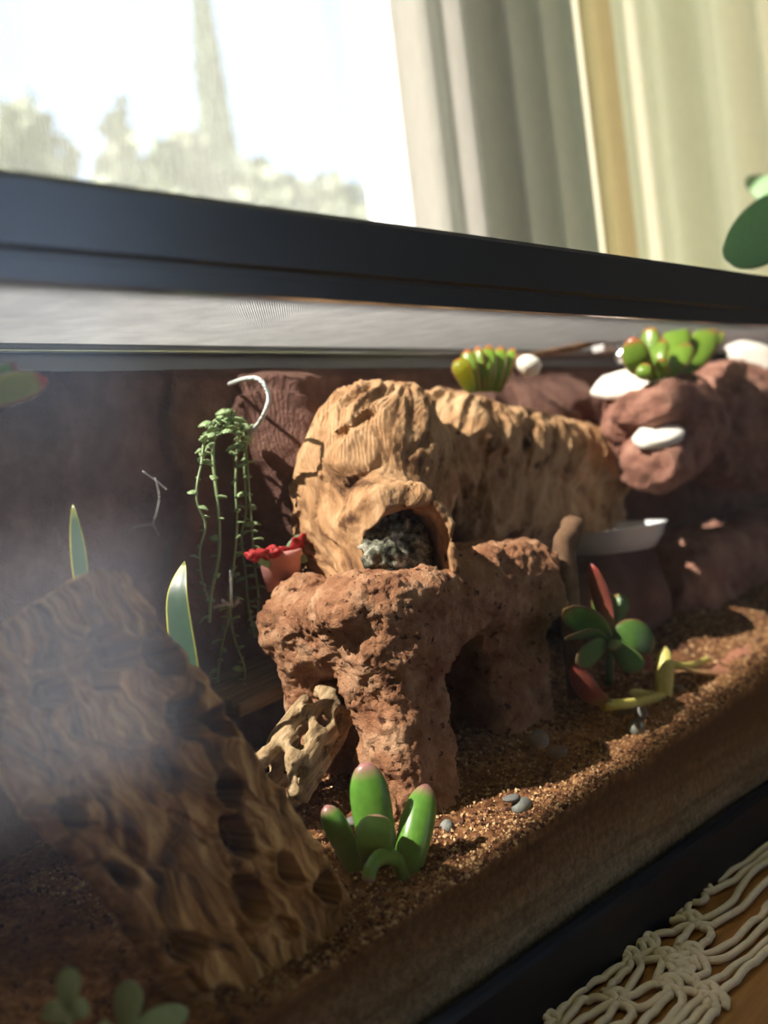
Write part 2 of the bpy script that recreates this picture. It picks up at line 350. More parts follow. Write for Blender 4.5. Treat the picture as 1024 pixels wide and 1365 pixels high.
noise_mat('water', [(0.3, (0.25, 0.28, 0.28)), (0.7, (0.32, 0.35, 0.35))], 30, 0.05, 0.0, spec=0.8)
noise_mat('clay_pot', [(0.3, (0.36, 0.16, 0.09)), (0.7, (0.45, 0.22, 0.13))], 60, 0.85, 0.2)
leaf_mat('finger_leaf', (0.10, 0.20, 0.035), (0.13, 0.33, 0.045), (0.42, 0.20, 0.18), None, 0.32, 0.22)
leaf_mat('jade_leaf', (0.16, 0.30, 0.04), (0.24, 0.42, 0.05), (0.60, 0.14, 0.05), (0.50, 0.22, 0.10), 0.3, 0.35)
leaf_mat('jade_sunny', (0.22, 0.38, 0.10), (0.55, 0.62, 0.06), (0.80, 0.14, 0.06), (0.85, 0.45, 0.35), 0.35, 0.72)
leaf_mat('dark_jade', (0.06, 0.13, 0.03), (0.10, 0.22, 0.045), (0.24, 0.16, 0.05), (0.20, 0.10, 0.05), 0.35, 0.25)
leaf_mat('red_jade', (0.22, 0.25, 0.06), (0.36, 0.10, 0.07), (0.50, 0.10, 0.08), None, 0.35, 0.3)
leaf_mat('snake_leaf', (0.035, 0.085, 0.045), (0.035, 0.085, 0.05), (0.20, 0.24, 0.05), (0.52, 0.50, 0.06), 0.4, 0.15)
leaf_mat('vine_leaf', (0.26, 0.38, 0.18), (0.40, 0.55, 0.28), (0.42, 0.56, 0.30), None, 0.4, 0.3)
leaf_mat('yellow_stem', (0.62, 0.58, 0.10), (0.74, 0.66, 0.18), (0.70, 0.62, 0.20), None, 0.5, 0.2)
leaf_mat('dried_leaf', (0.62, 0.50, 0.16), (0.50, 0.22, 0.14), (0.40, 0.18, 0.17), None, 0.5, 0.25)
leaf_mat('house_leaf', (0.22, 0.34, 0.18), (0.29, 0.45, 0.26), (0.30, 0.46, 0.26), (0.30, 0.44, 0.26), 0.4, 0.5)
glass_mat('tank_glass', 0.007, rough=0.14)
glass_mat('window_glass', 0.0)
cloth_mat('sheer', (0.66, 0.66, 0.69), 0.66, 0.70)
cloth_mat('sheer_door', (0.80, 0.88, 0.98), 0.80, 0.75)
cloth_mat('web', (0.8, 0.82, 0.85), 0.72, 0.5)
cloth_mat('curtain_cream', (0.68, 0.62, 0.52), 0.0, 0.48)
cloth_mat('curtain_grey', (0.40, 0.38, 0.36), 0.0, 0.45)
cloth_mat('curtain_gold', (0.66, 0.52, 0.33), 0.0, 0.5)

# ------------------------------------------------------------------ the room
ZF, ZC = -0.75, 2.45
X0, X1, YB, YW = -2.6, 4.6, -3.2, 0.45
def struct(name, V, F, m, parent=None, smooth=False, label=None):
    o = mesh_obj(name, V, F, m, parent, smooth=smooth)
    if parent is None: o['kind'] = 'structure'
    if label: o['label'] = label
    return o
struct('floor', *box_vf(X0, X1, YB, YW + 0.15, ZF - 0.1, ZF), 'floor_wood', label='brown wooden floor of the room')
struct('ceiling', *box_vf(X0, X1, YB, YW + 0.15, ZC, ZC + 0.1), 'ceiling_paint', label='plain pale ceiling of the room')
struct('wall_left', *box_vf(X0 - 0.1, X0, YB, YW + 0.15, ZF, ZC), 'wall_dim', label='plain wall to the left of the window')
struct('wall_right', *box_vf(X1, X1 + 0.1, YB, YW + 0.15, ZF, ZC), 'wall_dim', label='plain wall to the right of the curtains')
WX0, WX1, WZ0, WZ1 = -2.2, 2.4, -0.2, 2.34
struct('wall_back', *join([box_vf(X0, WX0, YW, YW + 0.15, ZF, ZC), box_vf(WX1, X1, YW, YW + 0.15, ZF, ZC),
        box_vf(WX0, WX1, YW, YW + 0.15, ZF, WZ0), box_vf(WX0, WX1, YW, YW + 0.15, WZ1, ZC)]), 'wall_paint', label='wall with the wide window behind the tank')
DX0, DX1, DZ1 = 1.05, 2.75, 1.75
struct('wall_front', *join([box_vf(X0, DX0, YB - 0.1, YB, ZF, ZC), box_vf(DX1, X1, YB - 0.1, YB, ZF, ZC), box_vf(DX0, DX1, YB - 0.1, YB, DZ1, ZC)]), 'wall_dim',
       label='wall with the added glazed door facing the window')
fw = []
for xa, xb in ((WX0, WX0 + 0.05), (1.07, 1.15), (WX1 - 0.05, WX1)): fw.append(box_vf(xa, xb, YW + 0.03, YW + 0.10, WZ0, WZ1, 0.004))
for za, zb in ((WZ0, WZ0 + 0.05), (WZ1 - 0.05, WZ1)): fw.append(box_vf(WX0, WX1, YW + 0.035, YW + 0.095, za, zb, 0.004))
win = struct('window_1', *join(fw), 'frame_paint', label='wide window with pale frame behind the terrarium')
for xa, xb in ((WX0 + 0.05, 1.07), (1.15, WX1 - 0.05)):
    mesh_obj('pane', *box_vf(xa, xb, YW + 0.062, YW + 0.068, WZ0 + 0.05, WZ1 - 0.05), 'window_glass', win, smooth=False)
fd = [box_vf(x, x + 0.06, YB - 0.08, YB - 0.02, ZF, DZ1, 0.004) for x in (DX0, 1.87, DX1 - 0.06)] + [box_vf(DX0, DX1, YB - 0.075, YB - 0.025, z, z + 0.06, 0.004) for z in (ZF, DZ1 - 0.06)]  # unseen door, added to reflect a pale veil onto tank glass and rim
dr = struct('haze_door', *join(fd), 'frame_paint', label='unseen glazed door added for its reflection in the tank glass')
for xa, xb in ((DX0 + 0.06, 1.87), (1.93, DX1 - 0.06)):
    mesh_obj('pane', *box_vf(xa, xb, YB - 0.053, YB - 0.047, ZF + 0.06, DZ1 - 0.06), 'window_glass', dr, smooth=False)

# curtains
def drape(name, x0, x1, y, z0, z1, m, amp, wl_, seed, label, cat, flare=0.0, nx=None, parent=None):
    n = nx or int((x1 - x0) / 0.006); xs = np.linspace(x0, x1, n); zs = np.linspace(z1, z0, 26)
    r = np.random.default_rng(seed); ph = r.uniform(0, 6.28, 4)
    V = []
    for k, z in enumerate(zs):
        t = k / 25
        warp = 0.35 * np.sin(xs * 5.1 + ph[0]) + 0.5 * np.sin(xs * 11.7 + ph[1])
        prof = np.sin(xs * 2 * math.pi / wl_ + warp * 1.6 + ph[2]) + 0.45 * np.sin(xs * 4.6 * math.pi / wl_ + ph[3] + 0.25 * t)
        V.append(np.stack([xs + flare * t * (xs - x0), y + amp * (0.7 + 0.3 * t) * prof, np.full(n, z)], -1))
    V = np.concatenate(V); th = 0.0012
    F = [(k * n + i, k * n + i + 1, (k + 1) * n + i + 1, (k + 1) * n + i) for k in range(25) for i in range(n - 1)]
    o = mesh_obj(name, V, np.array(F), m, parent)
    if parent is None: tag(o, label, cat)
    return o
rod, rf, _ = tube([(-2.35, 0.39, 2.38), (2.9, 0.39, 2.38)], 0.012, segs=12)
tag(mesh_obj('curtain_rod', rod, rf, 'steel'), 'slim metal curtain rod running above the wide window', 'curtain rod')
drape('sheer_curtain', -2.3, 1.09, 0.415, ZF + 0.02, 2.38, 'sheer', 0.003, 0.30, 3, 'thin white sheer curtain hanging across the window at left', 'curtain')
drape('sheer_curtain', 0.85, 2.95, -3.10, ZF + 0.02, 1.80, 'sheer_door', 0.012, 0.14, 31, 'pale sheer curtain over the added door, softening its reflection', 'curtain')
drape('curtain', 0.955, 1.272, 0.36, ZF + 0.02, 2.38, 'curtain_grey', 0.024, 0.088, 5, 'grey curtain gathered at the window edge beside the cream curtain', 'curtain')
drape('curtain', 1.250, 1.335, 0.335, ZF + 0.02, 2.38, 'curtain_gold', 0.009, 0.11, 8, 'narrow golden strip for the sunlit edge between grey and cream curtains', 'curtain')  # gold cloth stands in for the sunlit gap between the curtains
drape('curtain', 1.326, 2.75, 0.36, ZF + 0.02, 2.38, 'curtain_cream', 0.029, 0.176, 11, 'long cream curtain hanging in folds behind the tank at right', 'curtain')

# outdoors
struct('ground', *box_vf(-40, 60, YW + 0.6, 70, -1.4, -1.3), 'lawn', label='garden ground outside the window')
struct('ground', *box_vf(-40, 60, -60, YB - 0.6, -1.1, -1.0), 'patio', label='patio ground outside the added glazed door')
def foliage(c, r, n, leaf, seed, taper=0.0):
    rg = np.random.default_rng(seed); d = rg.normal(size=(n, 3)); d /= np.linalg.norm(d, axis=1, keepdims=True)
    rad = rg.uniform(0.75, 1.08, n) * (1 + 0.18 * fbm(d * 2.2 + seed, 3, seed))
    q = d * rad[:, None]
    if taper: q[:, :2] *= (1 - taper * (q[:, 2:3] * 0.5 + 0.5)).clip(0.06)
    p = np.asarray(c) + q * np.asarray(r)
    a = rg.normal(size=(n, 3)); a /= np.linalg.norm(a, axis=1, keepdims=True); b = np.cross(a, rg.normal(size=(n, 3))); b /= np.linalg.norm(b, axis=1, keepdims=True)
    s = leaf * rg.uniform(0.6, 1.3, n)[:, None]
    V = np.stack([p - a * s, p - b * s * 0.5, p + a * s, p + b * s * 0.5], 1).reshape(-1, 3)
    th_ = np.linspace(0, 2 * math.pi, 28, endpoint=False); ph_ = np.linspace(0.02, math.pi - 0.02, 20); TT, PP = np.meshgrid(th_, ph_, indexing='ij')
    d = np.stack([np.sin(PP) * np.cos(TT), np.sin(PP) * np.sin(TT), np.cos(PP)], -1); q = d * (0.86 * (1 + 0.18 * fbm(d * 2.2 + seed, 3, seed)))[..., None]
    if taper: q[..., :2] *= (1 - taper * (q[..., 2:3] * 0.5 + 0.5)).clip(0.06)
    cv = (np.asarray(c) + q * np.asarray(r)).reshape(-1, 3); ii = np.arange(28 * 20).reshape(28, 20) + len(V); i2 = np.roll(ii, -1, 0)
    return np.concatenate([V, cv]), np.concatenate([np.arange(4 * n).reshape(-1, 4), np.stack([ii[:, :-1], ii[:, 1:], i2[:, 1:], i2[:, :-1]], -1).reshape(-1, 4)])
def tree(name, px, ptop, Y, wpx, label, m, leaf, n, seed, taper=0.0, base=-1.3, group=None):
    top = P(px, ptop, Y=Y); r = wpx / 2 / FPX * depth(top); zc = (top[2] + base + 0.25) / 2; rz = (top[2] - base - 0.25) / 2
    t = thing(name, (top[0], top[1], base), label, 'tree' if taper else 'bush', group)
    V, F = foliage((top[0], top[1], zc), (r, r, rz), n, leaf, seed, taper); mesh_obj('foliage', V, F, m, t)['kind'] = 'stuff'
    V, F, A = tube([(top[0], top[1], base - 0.05), (top[0], top[1], zc + rz * 0.5)], [0.07, 0.02], segs=8); mesh_obj('trunk', V, F, 'bark', t)
tree('cypress_tree', 262, -45, 9.8, 92, 'tall narrow dark cypress tree outside the window', 'evergreen', 0.10, 9000, 2, 0.75)
for i, (px, py, Y, wd, lb) in enumerate([(25, 172, 5.5, 190, 'rounded dark garden bush at the far left of the window view'),
        (155, 188, 7.3, 130, 'low garden bush directly left of the tall cypress'), (345, 222, 6.3, 190, 'garden bush just right of the tall cypress'),
        (450, 240, 8.0, 160, 'low garden bush nearest the window frame'), (250, 225, 4.5, 190, 'low bush growing in front of the cypress foot')]):
    tree('garden_bush', px, py, Y, wd, lb, 'hedge_leaf', 0.11, 7000, 20 + i, 0, group='garden bushes outside the window')
a = P(197, 128, Y=8.7); V, F, A = tube([(a[0], a[1], -1.3), a], [0.045, 0.04], segs=8)
tag(mesh_obj('garden_post', V, F, 'evergreen'), 'slim dark post standing beside the cypress outside', 'post')

# ------------------------------------------------------------------ table
TX0, TX1, TY0, TY1 = -0.35, 1.75, -0.36, 0.30
tb = thing('wooden_table', (0.7, 0.03, ZF), 'warm brown plank table carrying the terrarium', 'table')
yy = TY0; k = 0
while yy < TY1 - 0.01:
    mesh_obj('plank', *box_vf(TX0, TX1, yy + 0.0006, min(yy + 0.11, TY1) - 0.0006, -0.03, 0.0, 0.0015), 'table_wood', tb, smooth=False); yy += 0.11
for lx in (TX0 + 0.04, TX1 - 0.10):
    for ly in (TY0 + 0.04, TY1 - 0.10): mesh_obj('leg', *box_vf(lx, lx + 0.06, ly, ly + 0.06, ZF, -0.03, 0.004), 'table_wood', tb, smooth=False)

# ------------------------------------------------------------------ tank
TL, TR, TD = 0.02, 1.45, 0.262                    # inner left, right, depth
ZB, ZR0, ZR1 = 0.042, 0.3885, 0.4285              # top of base frame, bottom and top of upper rim
tank = thing('terrarium_tank', ((TL + TR) / 2, TD / 2, 0), 'long glass terrarium with thick black plastic rims', 'terrarium')
G = 0.005
for nm, bx in (('front_glass', (TL, TR, 0, G, 0.006, 0.424)), ('back_glass', (TL, TR, TD - G, TD, 0.006, 0.424)),
               ('side_glass', (TL - G, TL, 0, TD, 0.006, 0.424)), ('side_glass', (TR, TR + G, 0, TD, 0.006, 0.424)), ('bottom_glass', (TL, TR, G, TD - G, 0.006, 0.012))):
    mesh_obj(nm, *box_vf(*bx), 'tank_glass', tank, smooth=False)
def rail(prof, along, c0, c1, sgn):               # extrude a profile of (outward, z) along x or y
    n = len(prof); V = []
    for c in (c0, c1):
        for o_, z in prof:
            V.append((c, o_, z) if along == 'x' else (o_, c, z))
    F = [(i, (i + 1) % n, n + (i + 1) % n, n + i) for i in range(n)] + [tuple(range(n)), tuple(range(n, 2 * n))[::-1]]
    return np.array(V), F
def frame_prof(z0, z1, d, base, up):              # outward distance from glass face
    if up: return [(0.0, z0), (-d * 0.75, z0), (-d * 0.8, z0 + 0.001), (-d * 0.8, z0 + 0.009), (-d * 0.72, z0 + 0.0095), (-d * 0.72, z0 + 0.0115), (-d, z0 + 0.013), (-d, z1 - 0.0025), (-d * 0.8, z1), (0.0, z1)]
    return [(0.0, z0), (-d, z0), (-d, z1 - 0.006), (-d * 0.8, z1 - 0.003), (-d * 0.5, z1), (0.0, z1)]
for nm, z0, z1, up in (('top_rim', ZR0, ZR1, True), ('base_rim', 0.0, ZB, False)):
    pf = frame_prof(z0, z1, 0.006, 0, up); zb = z0 + (0.007 if up else 0)
    mesh_obj(nm, *rail(pf, 'x', TL - 0.011, TR + 0.011, 1), 'black_plastic' if up else 'base_plastic', tank, smooth=False)
    pb = [(TD - o_, z + (0.007 if (up and z < z0 + 0.012) else 0)) for o_, z in pf]
    mesh_obj(nm, *rail(pb, 'x', TL - 0.011, TR + 0.011, 1), 'black_plastic' if up else 'base_plastic', tank, smooth=False)
    mesh_obj(nm, *rail([(TL - G + o_, z) for o_, z in pf], 'y', 0, TD, 1), 'black_plastic' if up else 'base_plastic', tank, smooth=False)
    mesh_obj(nm, *rail([(TR + G - o_, z) for o_, z in pf], 'y', 0, TD, 1), 'black_plastic' if up else 'base_plastic', tank, smooth=False)
# screen lid lying on an inner ledge of the rim
ZL = 0.4105
lid = thing('screen_lid', ((TL + TR) / 2, TD / 2, ZL - 0.003), 'black framed wire screen lid closing the terrarium top', 'lid')
fr = [box_vf(TL + 0.001, TR - 0.001, ya, yb, ZL - 0.004, ZL + 0.005, 0.001) for ya, yb in ((G + 0.0005, G + 0.012), (TD - G - 0.012, TD - G - 0.0005))] \
   + [box_vf(xa, xb, G + 0.012, TD - G - 0.012, ZL - 0.004, ZL + 0.005, 0.001) for xa, xb in ((TL + 0.001, TL + 0.013), (TR - 0.013, TR - 0.001))]
mesh_obj('frame', *join(fr), 'black_plastic', lid, smooth=False)
mesh_obj('cover_panel', *box_vf(TL + 0.013, 0.172, G + 0.012, TD - G - 0.012, ZL - 0.002, ZL + 0.003, 0.0008), 'black_plastic', lid, smooth=False)
r_ = 0.00019
xs = np.arange(0.173, TR - 0.013, 0.0019); ys = np.arange(G + 0.012, TD - G - 0.012, 0.0019)
WV = []; WF = []
def wire(a0, a1, ax):
    n = len(WV)
    o4 = [(-r_, -r_), (r_, -r_), (r_, r_), (-r_, r_)]
    for e in (a0, a1):
        for s, t in o4: WV.append((e[0], e[1] + s, e[2] + t) if ax == 'x' else (e[0] + s, e[1], e[2] + t))
    for i in range(4): WF.append((n + i, n + (i + 1) % 4, n + 4 + (i + 1) % 4, n + 4 + i))
for x in xs: wire((x, G + 0.012, ZL), (x, TD - G - 0.012, ZL), 'y')
for y in ys: wire((0.172, y, ZL + 0.0003), (TR - 0.013, y, ZL + 0.0003), 'x')
tag(mesh_obj('wire_screen', WV, np.array(WF), 'mesh_wire', lid, smooth=False), 'fine wire mesh', kind='stuff')

# ------------------------------------------------------------------ soil
def soil_z(x, y):
    x = np.asarray(x, float); y = np.asarray(y, float)
    p = np.stack([x, y, 0 * x], -1)
    return (0.091 + 0.060 * (x - 0.423) + 0.026 * sstep(0.02, 0.15, y) + 0.0045 * fbm(p * 22, 3, 3) + 0.0022 * fbm(p * 120, 3, 7)
            + 0.010 * np.exp(-((x - 0.17) / 0.06) ** 2))
h = 0.0013; xs = np.arange(TL + 0.001, TR - 0.001, h); ys = np.arange(G + 0.0006, TD - G, h)
XX, YY = np.meshgrid(xs, ys, indexing='ij'); ZZ = soil_z(XX, YY) + 0.0009 * fbm(np.stack([XX, YY, XX * 0], -1) * 600, 2, 5)
nx, ny = XX.shape
V = np.stack([XX, YY, ZZ], -1).reshape(-1, 3); ii = np.arange(nx * ny).reshape(nx, ny)
F = np.stack([ii[:-1, :-1], ii[1:, :-1], ii[1:, 1:], ii[:-1, 1:]], -1).reshape(-1, 4)
# front section against the glass, down to the tank floor
ns = 14; sk = []
for k in range(1, ns + 1):
    t = k / ns; sk.append(np.stack([xs, np.full(nx, ys[0]), ZZ[:, 0] * (1 - t) + 0.0125 * t], -1))
sk = np.concatenate(sk); off = len(V); rows = [ii[:, 0]] + [off + (k) * nx + np.arange(nx) for k in range(ns)]
SF = np.concatenate([np.stack([rows[k][:-1], rows[k + 1][:-1], rows[k + 1][1:], rows[k][1:]], -1) for k in range(ns)])
m, n, l, b = new_mat('soil_bed')
v = coords(n, l, 1.0); sp = n.new('ShaderNodeSeparateXYZ'); l.new(v, sp.inputs[0])
def ntex(sc, det=5, st=(1, 1, 1)):
    t = n.new('ShaderNodeTexNoise'); t.inputs['Scale'].default_value = 1; t.inputs['Detail'].default_value = det; t.inputs['Roughness'].default_value = 0.65
    l.new(coords(n, l, sc, 'Object', st), t.inputs['Vector']); return t.outputs['Fac']
top = ramp(n, l, ntex(190), [(0.28, (0.060, 0.021, 0.009)), (0.5, (0.24, 0.115, 0.050)), (0.74, (0.50, 0.31, 0.155))])
big = ramp(n, l, ntex(16, 3), [(0.35, (0.45, 0.36, 0.33)), (0.65, (1.1, 1.05, 1.0))])
mu = n.new('ShaderNodeMixRGB'); mu.blend_type = 'MULTIPLY'; mu.inputs[0].default_value = 1; l.new(top, mu.inputs[1]); l.new(big, mu.inputs[2])
zz = n.new('ShaderNodeMath'); zz.operation = 'MULTIPLY_ADD'; l.new(ntex(60, 6, (0.15, 1, 1.6)), zz.inputs[0]); zz.inputs[1].default_value = 0.040; l.new(sp.outputs['Z'], zz.inputs[2])
mr = n.new('ShaderNodeMapRange'); mr.inputs[1].default_value = 0.052; mr.inputs[2].default_value = 0.122; l.new(zz.outputs[0], mr.inputs[0])
lay = ramp(n, l, mr.outputs[0], [(0.0, (0.26, 0.22, 0.15)), (0.18, (0.33, 0.28, 0.19)), (0.32, (0.17, 0.125, 0.075)), (0.42, (0.27, 0.20, 0.12)), (0.62, (0.19, 0.11, 0.055)), (0.80, (0.10, 0.045, 0.022)), (0.97, (0.07, 0.028, 0.014))])
gr = ramp(n, l, ntex(260, 4), [(0.3, (0.45, 0.42, 0.38)), (0.7, (1.25, 1.2, 1.15))])
m3 = n.new('ShaderNodeMixRGB'); m3.blend_type = 'MULTIPLY'; m3.inputs[0].default_value = 1; l.new(lay, m3.inputs[1]); l.new(gr, m3.inputs[2])
ge = n.new('ShaderNodeNewGeometry'); sn = n.new('ShaderNodeSeparateXYZ'); l.new(ge.outputs['Normal'], sn.inputs[0])
at = n.new('ShaderNodeAttribute'); at.attribute_name = 'flow'; sa = n.new('ShaderNodeSeparateXYZ'); l.new(at.outputs['Vector'], sa.inputs[0])
mx = n.new('ShaderNodeMixRGB'); l.new(sa.outputs['X'], mx.inputs[0]); l.new(mu.outputs[0], mx.inputs[1]); l.new(m3.outputs[0], mx.inputs[2])
l.new(mx.outputs[0], b.inputs['Base Color']); b.inputs['Roughness'].default_value = 0.95; b.inputs['Specular IOR Level'].default_value = 0.2
bp = n.new('ShaderNodeBump'); bp.inputs['Strength'].default_value = 0.8; bp.inputs['Distance'].default_value = 0.002; l.new(ntex(800, 4), bp.inputs['Height']); l.new(bp.outputs[0], b.inputs['Normal'])
fl = np.zeros((len(V) + len(sk), 3)); fl[off:, 0] = 1
so = mesh_obj('soil_bed', np.concatenate([V, sk]), np.concatenate([F, SF]), 'soil_bed', attr=fl, origin=(0.7, 0.13, 0.0))
tag(so, 'layered reddish brown sandy soil filling the terrarium bottom', 'soil', kind='stuff')
OCT = np.array([(1,0,0),(-1,0,0),(0,1,0),(0,-1,0),(0,0,1),(0,0,-1)], float); OF = np.array([(0,2,4),(2,1,4),(1,3,4),(3,0,4),(2,0,5),(1,2,5),(3,1,5),(0,3,5)])
def crumbs(name, n_, lo, hi, smin_, smax_, mt, label, seed):
    rg = np.random.default_rng(seed)
    x = rg.uniform(lo[0], hi[0], n_); y = lo[1] + (hi[1] - lo[1]) * rg.uniform(0, 1, n_) ** 1.5; s = smin_ * (smax_ / smin_) ** (rg.uniform(0, 1, n_) ** 2.2)
    z = soil_z(x, y) + s * 0.35
    R3 = rg.normal(size=(n_, 3, 3)); Q, _ = np.linalg.qr(R3)
    sc = rg.uniform(0.55, 1.3, (n_, 1, 3)) * s[:, None, None]
    Vv = np.einsum('nij,nkj->nki', Q, OCT[None] * sc * rg.uniform(0.8, 1.2, (n_, 6, 1))) + np.stack([x, np.maximum(y, G + 0.0022), z], -1)[:, None]
    Ff = (OF[None] + 6 * np.arange(n_)[:, None, None]).reshape(-1, 3)
    o = mesh_obj(name, Vv.reshape(-1, 3), Ff.tolist(), mt, smooth=False); tag(o, label, 'soil', kind='stuff')
crumbs('soil_crumbs', 16000, (0.30, G + 0.002), (1.2, 0.20), 0.0006, 0.0018, 'crumb', 'pale sandy crumbs strewn over the terrarium soil', 1)
crumbs('soil_crumbs', 9000, (0.24, G + 0.002), (1.2, 0.22), 0.0007, 0.0024, 'crumb_dark', 'dark reddish bark crumbs strewn over the terrarium soil', 2)

# ------------------------------------------------------------------ rock background along the back glass
h = 0.0028; xs = np.arange(TL + 0.002, TR - 0.002, h); zs = np.linspace(0.013, 0.3945, 138)
XX, ZZ = np.meshgrid(xs, zs, indexing='ij'); p3 = np.stack([XX, ZZ, XX * 0], -1)
th = 0.013 + 0.006 * fbm(p3 * 14, 3, 31) + 0.010 * np.round(1.4 * fbm(p3 * 9 + 4, 2, 33)) * 0.6 + 0.0022 * fbm(p3 * 110, 3, 32)
def lump(cx, cz, rx, rz, t, pw=4):
    return t * np.exp(-((np.abs(XX - cx) / rx) ** pw + (np.abs(ZZ - cz) / rz) ** pw))
c1 = P(385, 610, Y=0.215); c2 = P(765, 530, Y=0.20); c3 = P(1000, 560, Y=0.20); c4 = P(640, 520, Y=0.21)
wob = 1 + 0.25 * fbm(p3 * 30, 3, 40)
th = th + wob * (lump(c1[0] + 0.022, 0.29, 0.042, 0.100, 0.050, 2.4) + lump(c2[0], 0.330, 0.085, 0.045, 0.050) + lump(c3[0] + 0.1, 0.2, 0.25, 0.3, 0.04) + lump(c4[0], 0.345, 0.05, 0.03, 0.028))
th = np.maximum(th, 0.004) * (1 - 0.5 * sstep(0.386, 0.3945, ZZ))
YB_ = TD - G - 0.0008
V1 = np.stack([XX, YB_ - th, ZZ], -1).reshape(-1, 3); V2 = np.stack([XX, XX * 0 + YB_, ZZ], -1).reshape(-1, 3)
nx, nz = XX.shape; ii = np.arange(nx * nz).reshape(nx, nz); jj = ii + nx * nz
fq = lambda A: np.stack([A[:-1, :-1], A[1:, :-1], A[1:, 1:], A[:-1, 1:]], -1).reshape(-1, 4)
topq = np.stack([ii[:-1, -1], ii[1:, -1], jj[1:, -1], jj[:-1, -1]], -1); botq = np.stack([ii[1:, 0], ii[:-1, 0], jj[:-1, 0], jj[1:, 0]], -1)
e0 = np.stack([ii[0, 1:], jj[0, 1:], jj[0, :-1], ii[0, :-1]], -1); e1 = np.stack([ii[-1, :-1], jj[-1, :-1], jj[-1, 1:], ii[-1, 1:]], -1)
tag(mesh_obj('rock_background', np.concatenate([V1, V2]), np.concatenate([fq(ii), fq(jj)[:, ::-1], topq, botq, e0, e1]), 'foam_brown'),
    'dark purplish brown sculpted rock background along the tank back', 'backdrop')

ys = np.linspace(G + 0.002, TD - 0.045, 90); zs = np.linspace(0.013, 0.386, 110); YY, ZZ = np.meshgrid(ys, zs, indexing='ij'); p3 = np.stack([YY, ZZ, YY * 0 + 3], -1)  # added panel out of view, blocks sun from the lower left soil
th = (0.018 + 0.008 * fbm(p3 * 16, 3, 36) + 0.002 * fbm(p3 * 110, 3, 37)) * (1 - 0.4 * sstep(0.37, 0.386, ZZ))
V1 = np.stack([TL + 0.001 + th, YY, ZZ], -1).reshape(-1, 3); V2 = np.stack([YY * 0 + TL + 0.001, YY, ZZ], -1).reshape(-1, 3)
ii = np.arange(90 * 110).reshape(90, 110); jj = ii + 90 * 110
topq = np.stack([ii[:-1, -1], ii[1:, -1], jj[1:, -1], jj[:-1, -1]], -1); e0 = np.stack([ii[0, 1:], jj[0, 1:], jj[0, :-1], ii[0, :-1]], -1); e1 = np.stack([ii[-1, :-1], jj[-1, :-1], jj[-1, 1:], ii[-1, 1:]], -1)
tag(mesh_obj('rock_background', np.concatenate([V1, V2]), np.concatenate([fq(ii), fq(jj)[:, ::-1], topq, e0, e1]), 'foam_brown'),
    'unseen brown rock panel added at the left end for shade', 'backdrop')

# ------------------------------------------------------------------ terracotta arch
fl_ = P(538, 1035, Y=0.098); ft_ = P(520, 850, Y=0.098)
xl = P(424, 805, Y=0.125)[0]; xr = P(706, 745, Y=0.105)[0]
rg0 = P(664, 960, Y=0.10)[0]; rg1 = P(724, 950, Y=0.105)[0]
ztop = 0.2375
print('arch', fl_, xl, xr, rg0, rg1)
def arch(p):
    wv = p + 0.006 * np.stack([fbm(p * 35, 2, 51), fbm(p * 35, 2, 52), fbm(p * 35, 2, 53)], -1)
    lx = fl_[0]; xa = lx - 0.024
    s = s_box(wv, ((xa + xr) / 2, 0.128, ztop - 0.021), ((xr - xa) / 2, 0.052, 0.022), 0.012)
    s = smin(s, s_box(wv, ((xl + lx) / 2, 0.150, ztop - 0.023), ((lx - xl) / 2, 0.034, 0.020), 0.012), 0.015)
    leg = s_box(wv, (lx + 0.002, 0.096, 0.155), (0.027, 0.022, 0.085), 0.011)
    leg = smin(leg, s_caps(wv, (lx + 0.006, 0.100, 0.085), (lx, 0.100, 0.125), 0.031, 0.024), 0.012)
    right = s_box(wv, ((rg0 + rg1) / 2 + 0.002, 0.135, 0.155), ((rg1 - rg0) / 2, 0.043, 0.085), 0.012)
    lb = s_caps(wv, (xl + 0.03, 0.165, 0.09), (xl + 0.03, 0.165, 0.22), 0.020, 0.018)
    f = smin(smin(smin(s, leg, 0.030), right, 0.028), lb, 0.02)
    f = smin(f, s_ell(wv, (xr - 0.05, 0.115, ztop + 0.002), (0.045, 0.03, 0.010)), 0.012)
    f = smin(f, s_ell(wv, (lx - 0.01, 0.10, ztop - 0.010), (0.040, 0.028, 0.016)), 0.012)
    return f
V, F, N = surface_nets(arch, (xl - 0.03, 0.06, 0.07), (max(xr, rg1) + 0.025, 0.20, 0.265), 0.0017)
V = V + N * (0.0032 * fbm(V * 80, 3, 61) + 0.0020 * ridged(V * 210, 3, 63) + 0.0012 * fbm(V * 480, 2, 65))[:, None]
tag(mesh_obj('terracotta_arch', V, F, 'terracotta'), 'rough terracotta arch with two stout legs carrying the driftwood tunnel', 'rock arch')

